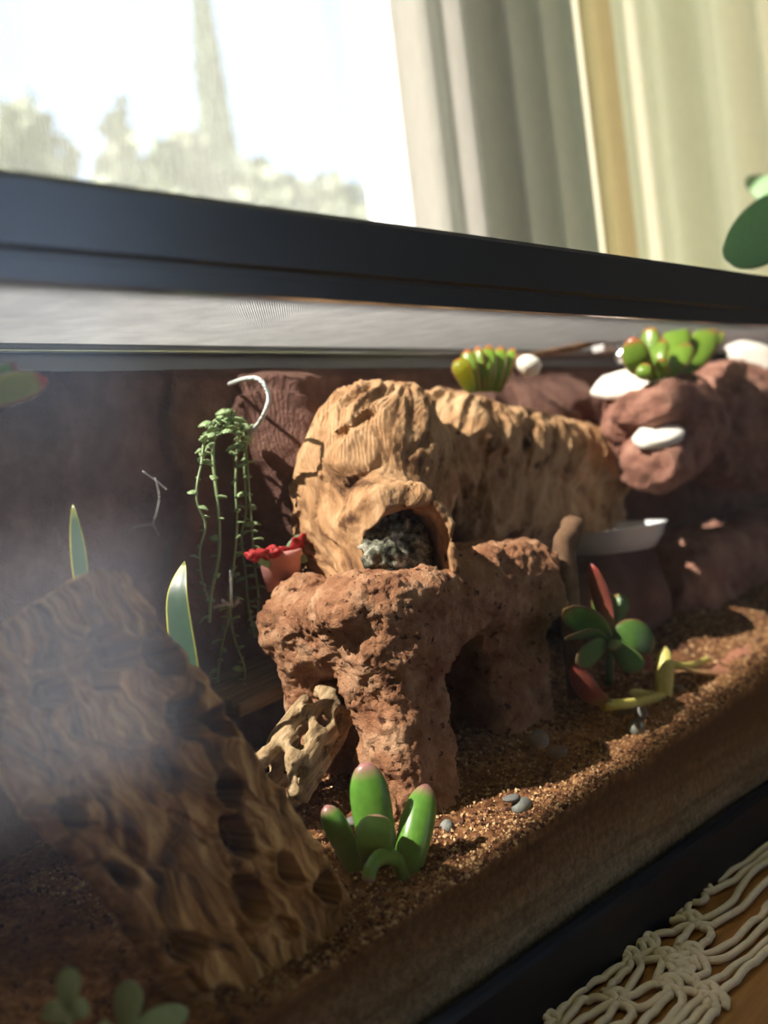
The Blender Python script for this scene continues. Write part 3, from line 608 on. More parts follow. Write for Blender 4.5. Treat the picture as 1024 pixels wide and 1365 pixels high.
# ------------------------------------------------------------------ driftwood log with a tunnel mouth
mb = P(546, 760, Y=0.092); ad = nrm([0.55, 0.83, 0.0]); sdv = nrm(np.cross(ad, [0, 0, 1]))   # axis points back into the tank
sc_ = P(503, 612, Y=0.172); r1_ = P(600, 600, Y=0.185); r2_ = P(790, 625, Y=0.205)
bump_ = [P(480, 560, Y=0.165), P(545, 545, Y=0.165), P(590, 548, Y=0.18), P(630, 585, Y=0.175)]
print('log', mb, sc_, r1_, r2_)
z_t = ztop + 0.001
def logf0(p):
    q = p - np.array([mb[0], mb[1], z_t])
    a_ = q @ ad; s_ = q @ sdv; z_ = q[..., 2]
    ro = 0.0325 + 0.007 * sstep(0.01, 0.08, a_) + 0.0012 * np.sin(7 * np.arctan2(z_ - 0.028, s_)); zc_ = 0.0295
    outer = np.where(z_ > zc_, np.hypot(s_, z_ - zc_), np.abs(s_)) - ro
    tun = smax(smax(outer, -a_ + 0.004 * fbm(p * 60, 2, 71), 0.004), a_ - 0.10, 0.006)
    body = s_ell(p, sc_ + np.array([0, 0, -0.012]), (0.064, 0.050, 0.068))
    body = smin(body, s_ell(p, sc_ + np.array([-0.026, 0.0, -0.055]), (0.045, 0.045, 0.06)), 0.03)
    right = s_caps(p, r1_, r2_, 0.046, 0.040)
    right = smin(right, s_caps(p, r1_ + np.array([0, -0.01, -0.05]), r2_ + np.array([-0.02, -0.01, -0.055]), 0.030, 0.028), 0.02)
    f = smin(smin(body, right, 0.025), tun, 0.014)
    for k, b_ in enumerate(bump_): f = smin(f, s_ell(p, b_, (0.020, 0.018, 0.017)), 0.012)
    f = smax(f, z_t - p[..., 2] - 0.0 + np.where((p[..., 1] > 0.2) | (p[..., 0] > xr), 0.12 * 0 - 0.06, 0), 0.003)
    hole = np.where(z_ > 0.023, np.hypot(s_ - 0.003, z_ - 0.023), np.abs(s_ - 0.003)) - (0.0258 + 0.0045 * fbm(p * 60, 2, 73) - 0.10 * np.clip(a_, 0, 0.06))
    hole = np.maximum(hole, a_ - 0.075)
    f = smax(f, -hole, 0.003)
    return f
def log_hit(px, py):
    w_ = ray(px, py); w_ = w_ / np.linalg.norm(w_); t_ = 0.5
    for _ in range(80): t_ += 0.5 * float(logf0((CAM + w_ * t_)[None])[0])
    return CAM + w_ * t_
BORE = [log_hit(*q) for q in ((496, 665), (553, 650), (507, 640), (460, 655), (454, 717), (470, 690))]
SLIT = [(log_hit(652, 592), log_hit(640, 648)), (log_hit(674, 598), log_hit(668, 655)), (log_hit(640, 655), log_hit(634, 700)), (log_hit(707, 590), log_hit(703, 630)),
        (log_hit(500, 548), log_hit(445, 585)), (log_hit(505, 620), log_hit(458, 650)), (log_hit(430, 640), log_hit(422, 690)), (log_hit(574, 585), log_hit(545, 603))]
def logf(p):
    f = logf0(p)
    for c_ in BORE: f = smax(f, -(np.linalg.norm(p - c_, axis=-1) - 0.0029), 0.001)
    for a_, b_ in SLIT: f = smax(f, -s_caps(p, a_, b_, 0.0034, 0.0024), 0.002)
    return f
V, F, N = surface_nets(logf, (sc_[0] - 0.085, 0.07, ztop - 0.07), (r2_[0] + 0.06, 0.2345, 0.384), 0.0018)
dirs = nrm([0.55, 0.30, 0.78]); d2_ = nrm(np.cross(dirs, [0.6, -0.7, 0.2])); d3_ = np.cross(dirs, d2_)
wp = V + 0.018 * np.stack([fbm(V * 18, 2, 81), fbm(V * 18, 2, 82), fbm(V * 18, 2, 83)], -1)
fl2 = np.stack([wp @ dirs, wp @ d2_, wp @ d3_], -1)
front = sstep(0.15, 0.11, V[:, 1])[:, None]
wr = ridged(fl2 * np.array([14, 62, 62]), 3, 84); wr2 = fbm(fl2 * np.array([30, 190, 190]), 3, 85)
V = V + N * (0.0062 * wr - 0.003 + 0.0018 * wr2)[:, None] * (1 - 0.75 * front) + N * (0.0011 * fbm(V * 330, 2, 86))[:, None] * front
lg = mesh_obj('driftwood_log', V, F, 'log_tan', attr=fl2)
lg = tag(lg, 'gnarled tan driftwood log with a round tunnel mouth facing forward', 'driftwood')
# lichen lining and knots inside the mouth
def lining(p):
    c = np.array([mb[0], mb[1], z_t]) + ad * 0.030
    f = s_ell(p, c + np.array([0, 0, 0.016]), (0.026, 0.016, 0.025))
    return np.maximum(f, z_t + 0.0006 - p[..., 2])
c_ = np.array([mb[0], mb[1], z_t]) + ad * 0.030
V, F, N = surface_nets(lining, c_ - 0.035, c_ + 0.045, 0.0016)
V = V + N * (0.006 * ridged(V * 90, 3, 91))[:, None]; V[:, 2] = np.maximum(V[:, 2], z_t + 0.0004)
tag(mesh_obj('lichen', V, F, 'log_inside'), 'clump of pale grey lichen inside the driftwood tunnel mouth', 'lichen')

# ------------------------------------------------------------------ big pitted wood slab in the left foreground
TRc, BRc, BLc, TLc = P(152, 742, Y=0.060), P(478, 1205, Y=0.0345), P(318, 1405, Y=0.024), P(-80, 885, Y=0.095)
print('slab', TRc, BRc, BLc, TLc)
nv, nu = 420, 300
U_ = nrm(((TRc - TLc) + (BRc - BLc)) / 2); Lv = nrm(((BRc - TRc) + (BLc - TLc)) / 2); Nn = nrm(np.cross(U_, Lv)); Nn = Nn if Nn @ (CAM - TRc) > 0 else -Nn
wid = (np.linalg.norm(TRc - TLc) + np.linalg.norm(BRc - BLc)) / 2; lng = np.linalg.norm(BRc - TRc)
print('slab size', wid, lng, Nn)
# section loop: a rounded flat bar, s runs around it
T_ = 0.026; s = np.linspace(0, 1, nu, endpoint=False)
nf = int(nu * 0.56); ne = int(nu * 0.09); nbk = nu - nf - 2 * ne
su = np.concatenate([np.linspace(0, 1, nf, endpoint=False), 1 + 0 * np.arange(ne), np.linspace(1, 0, nbk, endpoint=False), 0 * np.arange(ne)])
sdp = np.concatenate([np.zeros(nf), np.linspace(0, 1, ne, endpoint=False), np.ones(nbk), np.linspace(1, 0, ne, endpoint=False)])
edge = np.concatenate([np.zeros(nf), np.sin(np.linspace(0, math.pi, ne, endpoint=False)), np.zeros(nbk), np.sin(np.linspace(0, math.pi, ne, endpoint=False))])
sgn = np.where(su > 0.5, 1.0, -1.0)
v_ = np.linspace(0, 1, nv)
SU, VV = np.meshgrid(su, v_, indexing='ij'); SD = sdp[:, None] + 0 * VV; ED = edge[:, None] * sgn[:, None] + 0 * VV
left = TLc + (BLc - TLc) * VV[..., None]; right = TRc + (BRc - TRc) * VV[..., None]
# outline waviness of the two long edges and of the ends
right = right + U_ * (0.0022 * fbm(np.stack([VV * 9, VV * 0, VV * 0], -1), 3, 101) + 0.0012 * vnoise(np.stack([VV * 40, VV * 0, VV * 0 + 3], -1), 5))[..., None]
left = left + U_ * (0.005 * fbm(np.stack([VV * 7, VV * 0 + 7, VV * 0], -1), 3, 102))[..., None]
PT = left + (right - left) * SU[..., None] - Nn * (SD * T_)[..., None] + U_ * (ED * 0.005)[..., None]
PT = PT + Lv * (sstep(0.86, 1.0, SU) * (0.5 - VV) * 0.014)[..., None]                 # rounded corners
uw, vl = SU * wid, VV * lng
# staggered oval pits, slanted with the grain
pr = np.random.default_rng(12); pits = []
for i in range(-1, 6):
    for j in range(0, 12):
        pits.append((0.012 + i * 0.029 + (0.0145 if j % 2 else 0) + pr.uniform(-0.006, 0.006), 0.016 + j * 0.0235 + i * 0.007 + pr.uniform(-0.006, 0.006),
                     pr.uniform(0.0055, 0.0095), pr.uniform(0.0085, 0.0150), pr.uniform(-0.7, 0.2), pr.uniform(0.8, 1.4) if pr.uniform() > 0.32 else pr.uniform(0.05, 0.3)))
wu = uw + 0.003 * fbm(np.stack([uw * 60, vl * 30, uw * 0], -1), 2, 111); wv_ = vl + 0.004 * fbm(np.stack([uw * 50, vl * 30, uw * 0 + 5], -1), 2, 112)
hgt = np.zeros_like(uw); gw = np.zeros_like(uw)
for (cu, cv, ra, rb, an, dp) in pits:
    du = (wu - cu) * math.cos(an) + (wv_ - cv) * math.sin(an); dv = -(wu - cu) * math.sin(an) + (wv_ - cv) * math.cos(an)
    d = np.sqrt((du / ra) ** 2 + (dv / rb) ** 2)
    hgt = hgt - 0.0230 * dp * sstep(1.0, 0.72, d) + 0.0030 * min(dp, 1) * np.exp(-((d - 1.15) / 0.28) ** 2)
    gw = gw + np.sign(du) * np.exp(-(d / 1.3) ** 2) * ra * 0.7
grain = ridged(np.stack([(uw + gw) * 150, vl * 14, uw * 0], -1), 3, 121); g2 = fbm(np.stack([uw * 420, vl * 60, uw * 0], -1), 2, 122)
face = ((SD == 0) | (SD > 0.99)).astype(float)
hgt = np.maximum(hgt, -0.0225)
hh = hgt * (SD < 0.02) * sstep(0.0, 0.05, SU) * sstep(1.0, 0.96, SU) + 0.0022 * grain + 0.0008 * g2 + 0.0022 * fbm(np.stack([uw * 45, vl * 25, uw * 0], -1), 3, 125)
dirn = np.where((SD < 0.5)[..., None], Nn, -Nn); dirn = np.where((np.abs(ED) > 0.05)[..., None], U_ * np.sign(ED)[..., None], dirn)
PT = PT + dirn * hh[..., None]
V = PT.transpose(1, 0, 2).reshape(-1, 3); ii = np.arange(nv * nu).reshape(nv, nu)
F = np.stack([ii[:-1], np.roll(ii, -1, 1)[:-1], np.roll(ii, -1, 1)[1:], ii[1:]], -1).reshape(-1, 4)
# end caps: strips between front and back runs of the section
cap = []
fi = np.arange(nf); bi = nf + ne + np.round(np.linspace(nbk - 1, 0, nf)).astype(int)
for row, fl3 in ((0, False), (nv - 1, True)):
    q = np.stack([ii[row, fi[:-1]], ii[row, fi[1:]], ii[row, bi[1:]], ii[row, bi[:-1]]], -1); cap.append(q if not fl3 else q[:, ::-1])
F = np.concatenate([F] + cap)
fl3 = np.stack([(uw + gw * 1.2), vl, SD * T_ + 0], -1).transpose(1, 0, 2).reshape(-1, 3)
tag(mesh_obj('pitted_wood_slab', V, F, 'cork_wood', attr=fl3), 'large leaning slab of brown pitted cactus wood in the left foreground', 'wood slab')

# ------------------------------------------------------------------ small cholla skeleton under the arch
A0 = P(372, 1040, Y=0.118); A1 = P(466, 905, Y=0.165)
ax_ = nrm(A1 - A0); Lc = np.linalg.norm(A1 - A0); s1 = nrm(np.cross(ax_, nrm(CAM - A0))); s2 = np.cross(ax_, s1)
RC = 47 / FPX * depth(A0); print('cholla', A0, A1, RC, Lc)
def cyl_uv(p):
    q = p - A0; a = q @ ax_; x = q @ s1; y = q @ s2; return a, np.arctan2(y, x), np.hypot(x, y)
ch = []
for j in range(7):
    for i in range(5): ch.append((-0.004 + j * 0.0165 + (i % 2) * 0.004, (i + 0.5 * (j % 2)) * 2 * math.pi / 5 + 0.35 + 0.2 * math.sin(j * 2.1 + i)))
def cholla(p):
    a, t, r = cyl_uv(p); rr = RC * (1.0 - 0.10 * a / Lc)
    f = np.abs(r - rr * 0.82) - rr * 0.19
    f = np.maximum(f, np.maximum(-a - 0.010 + 0.008 * np.sin(t * 3 + 1), a - Lc - 0.004))
    for a0, t0 in ch:
        dt = (t - t0 + math.pi) % (2 * math.pi) - math.pi
        d = np.sqrt(((a - a0 + dt * 0.004) / 0.0082) ** 2 + (dt * rr / 0.0053) ** 2) - 1
        f = smax(f, -d * 0.0050, 0.0035)
    return f
lo = np.minimum(A0, A1) - RC - 0.012; hi = np.maximum(A0, A1) + RC + 0.012
V, F, N = surface_nets(cholla, lo, hi, 0.0015)
a, t, r = cyl_uv(V); cfl = np.stack([t * RC, a + 0.003 * np.sin(t * 5 + a * 200), r], -1)
V = V + N * (0.0010 * ridged(cfl * np.array([520, 55, 300]), 3, 131))[:, None]
tag(mesh_obj('cholla_skeleton', V, F, 'cholla_wood', attr=cfl), 'small pale cholla cactus skeleton full of oval holes beneath the arch', 'cactus wood')

# weathered ramp board behind it
q0, q1 = P(285, 935, Y=0.215), P(480, 850, Y=0.205)
axr = nrm(q1 - q0); nr = nrm(np.cross(axr, [0.3, 1.0, 0.25])); nr = nr if nr[2] > 0 else -nr; wr_ = np.cross(nr, axr)
lr = np.linalg.norm(q1 - q0); V, A = [], []
gx = np.linspace(0, 1, 60); gy = np.linspace(-1, 1, 40)
for side_ in (1, -1):
    for x in gx:
        for y in gy:
            hgt_ = 0.0012 * math.sin(y * 26 + 1.3 * math.sin(x * 5)) if side_ > 0 else 0
            V.append((q0 + q1) / 2 + axr * (x - 0.5) * lr + wr_ * y * 0.026 + nr * (0.004 * side_ + hgt_)); A.append((x * lr, y * 0.026, side_ * 0.01))
n1 = 60 * 40; ii = np.arange(n1).reshape(60, 40); jj = ii + n1
F = np.concatenate([fq(ii), fq(jj)[:, ::-1], np.stack([ii[:-1, 0], jj[:-1, 0], jj[1:, 0], ii[1:, 0]], -1), np.stack([ii[1:, -1], jj[1:, -1], jj[:-1, -1], ii[:-1, -1]], -1),
                    np.stack([ii[0, 1:], jj[0, 1:], jj[0, :-1], ii[0, :-1]], -1), np.stack([ii[-1, :-1], jj[-1, :-1], jj[-1, 1:], ii[-1, 1:]], -1)])
tag(mesh_obj('ramp_board', V, F, 'grey_plank', attr=A), 'weathered grooved ramp board in shade behind the cholla skeleton', 'board')

# ------------------------------------------------------------------ big red rock hide at right
k1 = P(905, 575, Y=0.13); k2 = P(1000, 560, Y=0.13); k3 = P(960, 770, Y=0.15); k4 = P(870, 640, Y=0.14)
print('rock', k1, k2, k3)
def rockf(p):
    wv = p + 0.010 * np.stack([fbm(p * 20, 3, 141), fbm(p * 20, 3, 142), fbm(p * 20, 3, 143)], -1)
    f = s_ell(wv, k2 + np.array([0.03, 0.02, 0.0]), (0.135, 0.075, 0.072))
    f = smin(f, s_ell(wv, k1 + np.array([-0.01, 0.01, 0.004]), (0.075, 0.055, 0.050)), 0.02)
    f = smin(f, s_ell(wv, P(880, 540, Y=0.115), (0.055, 0.04, 0.022)), 0.012)
    f = smin(f, s_ell(wv, P(870, 625, Y=0.12), (0.040, 0.035, 0.024)), 0.012)
    f = smin(f, s_box(wv, k3 + np.array([0.09, 0.02, -0.015]), (0.22, 0.060, 0.062), 0.03), 0.02)
    f = smax(f, -s_ell(wv, P(918, 658, Y=0.085), (0.017, 0.045, 0.016)), 0.006)
    f = smax(f, -s_ell(wv, P(930, 680, Y=0.06), (0.10, 0.025, 0.010)), 0.01)
    return np.maximum(f, p[..., 1] - 0.226)
V, F, N = surface_nets(rockf, (k1[0] - 0.10, 0.035, 0.095), (k2[0] + 0.24, 0.23, 0.383), 0.0028)
V = V + N * (0.006 * fbm(V * 45, 4, 151) + 0.0024 * ridged(V * 130, 3, 153))[:, None]
V[:, 1] = np.clip(V[:, 1], 0.012, 0.2255); V[:, 2] = np.minimum(V[:, 2], 0.386)
tag(mesh_obj('rock_hide', V, F, 'rock_red'), 'big reddish brown rock hide filling the right end of the terrarium', 'rock')
def blob(c, r, rot=(0, 0, 0), seed=0, n=18, amp=0.12, power=1.0):
    import bmesh
    bm = bmesh.new(); bmesh.ops.create_icosphere(bm, subdivisions=3, radius=1); bm.verts.index_update()
    V = np.array([v.co[:] for v in bm.verts]); F = [[v.index for v in f.verts] for f in bm.faces]; bm.free()
    V = V * (1 + amp * fbm(V * 1.3 + seed * 3.7, 2, seed))[:, None]; V = V * np.asarray(r)
    M = np.array(Matrix.Rotation(rot[2], 3, 'Z') @ Matrix.Rotation(rot[1], 3, 'Y') @ Matrix.Rotation(rot[0], 3, 'X'))
    return V @ M.T + np.asarray(c), F
def rock_hit(px, py):
    w_ = ray(px, py); w_ = w_ / np.linalg.norm(w_); t_ = 0.5
    for _ in range(60): t_ += 0.6 * float(rockf((CAM + w_ * t_)[None])[0])
    q = CAM + w_ * min(t_, 1.35); e = 0.004
    g_ = np.array([float(rockf((q + d_)[None])[0] - rockf((q - d_)[None])[0]) for d_ in np.eye(3) * e]); return q, nrm(g_)
for px, py, wpx, hpx, lb in [(846, 515, 98, 46, 'flat white shape for a sun patch below the jade rosette'), (877, 588, 70, 48, 'rounded white shape for a sun patch beside the dark hole'),
                                (1004, 478, 80, 40, 'white shape for a sun patch at the upper right of the hide')]:
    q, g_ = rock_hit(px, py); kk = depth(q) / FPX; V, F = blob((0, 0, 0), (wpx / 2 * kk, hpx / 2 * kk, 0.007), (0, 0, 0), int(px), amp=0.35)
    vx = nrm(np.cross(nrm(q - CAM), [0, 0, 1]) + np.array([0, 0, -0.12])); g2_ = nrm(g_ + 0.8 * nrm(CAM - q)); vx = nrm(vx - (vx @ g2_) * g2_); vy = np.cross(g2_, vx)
    tag(mesh_obj('white_patch', V[:, :1] * vx + V[:, 1:2] * vy + V[:, 2:] * g2_ + q + g_ * 0.004, F, 'patch_white'), lb, 'stone', 'white patches on the rocks')  # thin white shapes stand in for patches of sun on the rock
c = P(704, 487, Y=0.175); kk = depth(c) / FPX
tag(mesh_obj('white_patch', *blob(c, (17 * kk, 0.012, 14 * kk), (0, 0.12, -0.5), 9, amp=0.2), 'patch_white'), 'small white oval beside the succulent on the back ledge', 'stone', 'white patches on the rocks')

# ------------------------------------------------------------------ pebbles on the soil
for i, (px, py, wpx, hpx, mt, lb) in enumerate([
        (695, 1075, 32, 24, 'pebble_grey', 'pale grey oval pebble alone on sunlit soil'), (596, 1103, 22, 20, 'pebble_grey', 'grey pebble right beside the green finger leaves'),
        (849, 970, 26, 24, 'pebble_grey', 'round grey pebble nearest the glass below the pebble trio'), (835, 947, 24, 12, 'pebble_grey', 'flat grey pebble under the yellow stem, left of two'),
        (854, 950, 18, 16, 'pebble_dark', 'small dark pebble touching the flat grey one'), (742, 1002, 30, 14, 'pebble_dark', 'dim grey pebble in the shade of the right arch leg'),
        (718, 986, 30, 26, 'pebble_dark', 'dark round stone against the foot of the right arch leg'), (682, 1064, 26, 9, 'pebble_dark', 'flat dark chip just behind the pale oval pebble'),
        (470, 1095, 26, 12, 'pebble_dark', 'dark flat pebble behind the small green finger leaf'), (905, 918, 16, 10, 'pebble_dark', 'small pebble tucked under the yellow jade stem')]):
    z = 0.1
    for _ in range(12):
        c = P(px, py, Z=z); z = float(soil_z(c[0], c[1])) + 0.002
    kk = depth(c) / FPX
    tag(mesh_obj('pebble', *blob(c, (wpx / 2 * kk, wpx / 2 * kk * 0.85, hpx / 2 * kk * 1.05), (0, 0, 0.4 * i), i), mt), lb, 'pebble', 'pebbles on the soil')
c = P(1004, 1012, Y=0.012)
tag(mesh_obj('buried_stone', *blob(c + np.array([0.006, 0.0085, 0]), (0.028, 0.0145, 0.019), (0, -0.5, 0), 44), 'pebble_grey'), 'pale grey stone buried against the front glass at right', 'stone')

# ------------------------------------------------------------------ plants
def leaf(parent, pts, wpx, thick=0.45, mt='jade_leaf', n=16, segs=12, prof='round', twist=0.0, name='leaf', cup=0.0, w0=0.45):
    pp = np.array([P(a, b, Y=y) for a, b, y in pts]); kk = depth(pp[len(pp) // 2]) / FPX; W = wpx / 2 * kk
    path = catmull(pp, n); t = np.linspace(0, 1, n)
    if prof == 'round':   pr_ = (w0 + (1 - w0) * np.sin(np.minimum(t / 0.62, 1) * math.pi / 2)) * np.sqrt(np.clip(1 - np.clip((t - 0.62) / 0.385, 0, 1) ** 2, 0, 1))
    elif prof == 'blade': pr_ = np.clip(np.sin(np.clip(t * 0.85 + 0.15, 0, 1) * math.pi) ** 0.7, 0.04, 1)
    else:                 pr_ = np.clip(1 - 0.25 * t, 0, 1) * np.sqrt(np.clip(1 - np.clip((t - 0.9) / 0.102, 0, 1) ** 2, 0, 1))
    pr_ = np.maximum(pr_, 0.03)
    tan = nrm(pp[-1] - pp[0]); view = nrm(pp[len(pp) // 2] - CAM); side = nrm(np.cross(tan, view)); upv = np.cross(side, tan)
    side = side * math.cos(twist) + upv * math.sin(twist)
    V, F, A = tube(path, W * pr_, W * pr_ * thick, segs, side, cup)
    return mesh_obj(name, V, F, mt, parent, attr=A)
def base_at(px, py, Y=None):
    if Y is not None: return P(px, py, Y=Y)
    z = 0.1
    for _ in range(12): c = P(px, py, Z=z); z = float(soil_z(c[0], c[1]))
    return c
b0 = base_at(525, 1172); y0 = b0[1]; print('succ', b0)
t = thing('finger_succulent', b0, 'small green succulent with upright finger leaves in the foreground soil', 'succulent')
leaf(t, [(507, 1150, y0 + .014), (497, 1085, y0 + .012), (486, 1016, y0 + .012)], 54, 0.55, 'finger_leaf', prof='round', segs=16, n=22, w0=0.9)
leaf(t, [(502, 1146, y0 + .004), (500, 1118, y0 + .001), (503, 1086, y0 + .004)], 50, 0.5, 'finger_leaf', segs=16, w0=0.8, cup=0.25)
leaf(t, [(540, 1172, y0), (552, 1115, y0 - .001), (569, 1046, y0 + .002)], 47, 0.8, 'finger_leaf', segs=16, n=22, w0=0.72)
leaf(t, [(538, 1170, y0 - .003), (528, 1146, y0 - .004), (508, 1142, y0 - .005), (494, 1158, y0 - .006), (491, 1178, y0 - .006)], 24, 0.8, 'finger_leaf', segs=14, n=24, prof='stem')
b1 = base_at(470, 1160)
leaf(t, [(478, 1165, b1[1]), (462, 1130, b1[1]), (447, 1100, b1[1]), (434, 1074, b1[1] + .002)], 34, 0.75, 'finger_leaf', segs=14, n=20, w0=0.8)

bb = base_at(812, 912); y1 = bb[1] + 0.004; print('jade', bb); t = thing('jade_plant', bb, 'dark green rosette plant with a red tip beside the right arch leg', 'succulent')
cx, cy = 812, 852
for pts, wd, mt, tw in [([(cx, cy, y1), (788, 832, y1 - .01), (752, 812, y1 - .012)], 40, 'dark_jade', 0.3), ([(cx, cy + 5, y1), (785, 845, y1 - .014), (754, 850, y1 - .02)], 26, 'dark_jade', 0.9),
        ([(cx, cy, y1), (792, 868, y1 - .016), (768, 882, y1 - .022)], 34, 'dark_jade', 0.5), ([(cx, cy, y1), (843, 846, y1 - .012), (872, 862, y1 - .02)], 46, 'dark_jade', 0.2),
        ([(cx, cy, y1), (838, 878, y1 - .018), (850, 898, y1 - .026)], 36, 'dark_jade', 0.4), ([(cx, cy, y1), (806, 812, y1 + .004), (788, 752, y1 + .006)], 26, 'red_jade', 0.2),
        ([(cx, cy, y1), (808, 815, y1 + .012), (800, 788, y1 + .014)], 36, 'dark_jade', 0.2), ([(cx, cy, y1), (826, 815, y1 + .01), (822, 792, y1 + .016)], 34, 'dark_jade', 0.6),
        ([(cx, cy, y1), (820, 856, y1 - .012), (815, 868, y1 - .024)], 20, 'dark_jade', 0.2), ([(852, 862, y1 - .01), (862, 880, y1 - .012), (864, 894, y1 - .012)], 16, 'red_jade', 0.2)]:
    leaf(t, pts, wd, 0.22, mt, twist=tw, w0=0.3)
leaf(t, [(812, 912, y1 - .004), (813, 880, y1), (cx, cy, y1)], 12, 1.0, 'dark_jade', prof='stem', name='stem')

bb = base_at(870, 940); yb = bb[1] + 0.002; print('cut', bb); t = thing('jade_cutting', bb, 'yellow stemmed jade cutting with a curling pinkish leaf lying on soil', 'cutting')
leaf(t, [(805, 940, yb), (850, 936, yb - .002), (895, 924, yb)], 15, 1.0, 'yellow_stem', prof='stem', name='stem')
leaf(t, [(884, 930, yb), (886, 905, yb), (887, 862, yb + .002)], 24, 0.7, 'yellow_stem', prof='round', name='stem', w0=0.9)
leaf(t, [(888, 884, yb), (915, 888, yb - .002), (948, 878, yb + .004)], 12, 1.0, 'yellow_stem', prof='stem', name='stem')
leaf(t, [(893, 882, yb), (925, 893, yb - .003), (962, 893, yb - .005), (990, 872, yb - .004), (1020, 856, yb - .003)], 28, 0.25, 'dried_leaf', n=26, twist=0.9)
leaf(t, [(812, 940, yb), (788, 925, yb), (764, 886, yb + .003)], 32, 0.25, 'red_jade', twist=0.4)
leaf(t, [(880, 926, yb), (858, 926, yb + .01), (838, 922, yb + .012)], 14, 0.5, 'yellow_stem', twist=0.4)

# jade rosette on the rock hide, succulent on the back ledge
yt = 0.118; t = thing('jade_rosette', P(892, 506, Y=yt), 'green jade rosette with red edges on top of the rock hide', 'succulent')
for pts, wd, tw in [([(872, 505, yt), (852, 485, yt), (842, 450, yt)], 38, .2), ([(875, 505, yt), (868, 470, yt + .004), (866, 434, yt + .006)], 30, .3), ([(880, 506, yt - .004), (878, 480, yt - .006), (884, 452, yt - .006)], 26, .5),
        ([(890, 505, yt), (898, 470, yt + .01), (906, 430, yt + .012)], 42, .2), ([(892, 505, yt - .006), (905, 482, yt - .008), (916, 458, yt - .008)], 32, .5), ([(900, 504, yt), (925, 475, yt), (950, 436, yt)], 44, .3),
        ([(905, 500, yt), (938, 470, yt + .008), (962, 440, yt + .01)], 30, .7), ([(868, 507, yt - .006), (858, 500, yt - .01), (862, 484, yt - .012)], 22, .3), ([(888, 503, yt - .01), (884, 492, yt - .014), (882, 478, yt - .016)], 20, .4)]:
    leaf(t, pts, wd, 0.35, 'jade_leaf', twist=tw, w0=0.35)
ye = 0.19; t = thing('ledge_succulent', P(648, 520, Y=ye), 'plump sunlit green succulent standing on the ledge behind the log', 'succulent')
for k, (x0_, x1_, y1_) in enumerate([(628, 610, 478), (635, 622, 466), (642, 637, 462), (650, 652, 460), (658, 668, 462), (664, 684, 464), (646, 645, 472)]):
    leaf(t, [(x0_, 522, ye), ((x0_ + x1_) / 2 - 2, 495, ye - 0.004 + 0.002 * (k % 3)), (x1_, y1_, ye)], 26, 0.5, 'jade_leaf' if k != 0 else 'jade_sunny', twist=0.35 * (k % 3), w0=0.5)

# two snake plant leaves behind the slab
for (pts, wd, lb) in [([(112, 800, .13), (106, 740, .13), (97, 672, .133)], 24, 'single upright yellow edged leaf above the wood slab top'),
                      ([(262, 960, .15), (250, 890, .15), (238, 800, .152), (246, 748, .155)], 40, 'taller yellow edged snake plant leaf behind the slab edge')]:
    pb = P(*pts[0][:2], Y=pts[0][2]); zs_ = float(soil_z(pb[0], pb[1])); t = thing('snake_plant', (pb[0], pb[1], zs_), lb, 'plant', 'snake plant leaves')
    o = leaf(t, pts, wd, 0.14, 'snake_leaf', prof='blade', twist=0.5, n=22, cup=0.2)
    V, F, A = tube([(pb[0], pb[1], zs_ - 0.004), tuple(pb + np.array([0, 0, 0.004]))], [0.006, 0.005], [0.004, 0.002], 10); mesh_obj('stalk', V, F, 'snake_leaf', t, attr=A * np.array([0.5, 0.4, 1]))

# succulent branch at the far left edge, red tipped
yl = 0.075; pb = P(-45, 560, Y=yl); zs_ = float(soil_z(pb[0], pb[1]))
t = thing('tall_jade', (pb[0], pb[1], zs_), 'red tipped yellow green jade leaves reaching in at the left edge', 'succulent')
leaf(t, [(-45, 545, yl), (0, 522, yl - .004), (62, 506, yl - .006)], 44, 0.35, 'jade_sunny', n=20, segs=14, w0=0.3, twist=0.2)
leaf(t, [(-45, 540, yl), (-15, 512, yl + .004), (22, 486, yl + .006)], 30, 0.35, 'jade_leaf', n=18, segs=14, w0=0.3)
leaf(t, [(-45, 548, yl), (-70, 520, yl), (-90, 490, yl)], 36, 0.35, 'jade_leaf')
V, F, A = tube(catmull([(pb[0] - .08, pb[1], zs_ - 0.004), (pb[0] - .07, pb[1], zs_ + .10), (pb[0] - .03, pb[1], zs_ + .19), tuple(pb)], 18), np.linspace(0.007, 0.004, 18), segs=8); mesh_obj('stem', V, F, 'twig', t)

# low leafy plant at the lower left in front of the slab
yq = 0.016
for lb, lv in [('pale green round leaved seedling at the lower left corner', [((92, 1350), (90, 1318), (96, 1290), 34), ((92, 1360), (104, 1345), (118, 1340), 30), ((90, 1365), (70, 1350), (62, 1340), 30)]),
               ('pale green broad leaved seedling just right of the other one', [((168, 1385), (170, 1340), (176, 1308), 40), ((165, 1390), (205, 1365), (250, 1345), 40), ((165, 1392), (140, 1380), (128, 1372), 32)])]:
    pb = P(lv[0][0][0], 1420, Y=yq); zs_ = float(soil_z(pb[0], pb[1])); t = thing('seedling', (pb[0], pb[1], zs_), lb, 'plant')
    for k, (a_, b_, c_, wd) in enumerate(lv): leaf(t, [(*a_, yq), (*b_, yq - .002 * k), (*c_, yq - .003 * (k % 2))], wd, 0.14, 'vine_leaf', twist=0.3, w0=0.2)
    V, F, A = tube([(pb[0], pb[1], zs_ - .003), tuple(P(lv[0][0][0], lv[0][0][1], Y=yq))], 0.0012, segs=6); mesh_obj('stem', V, F, 'vine_leaf', t, attr=A)

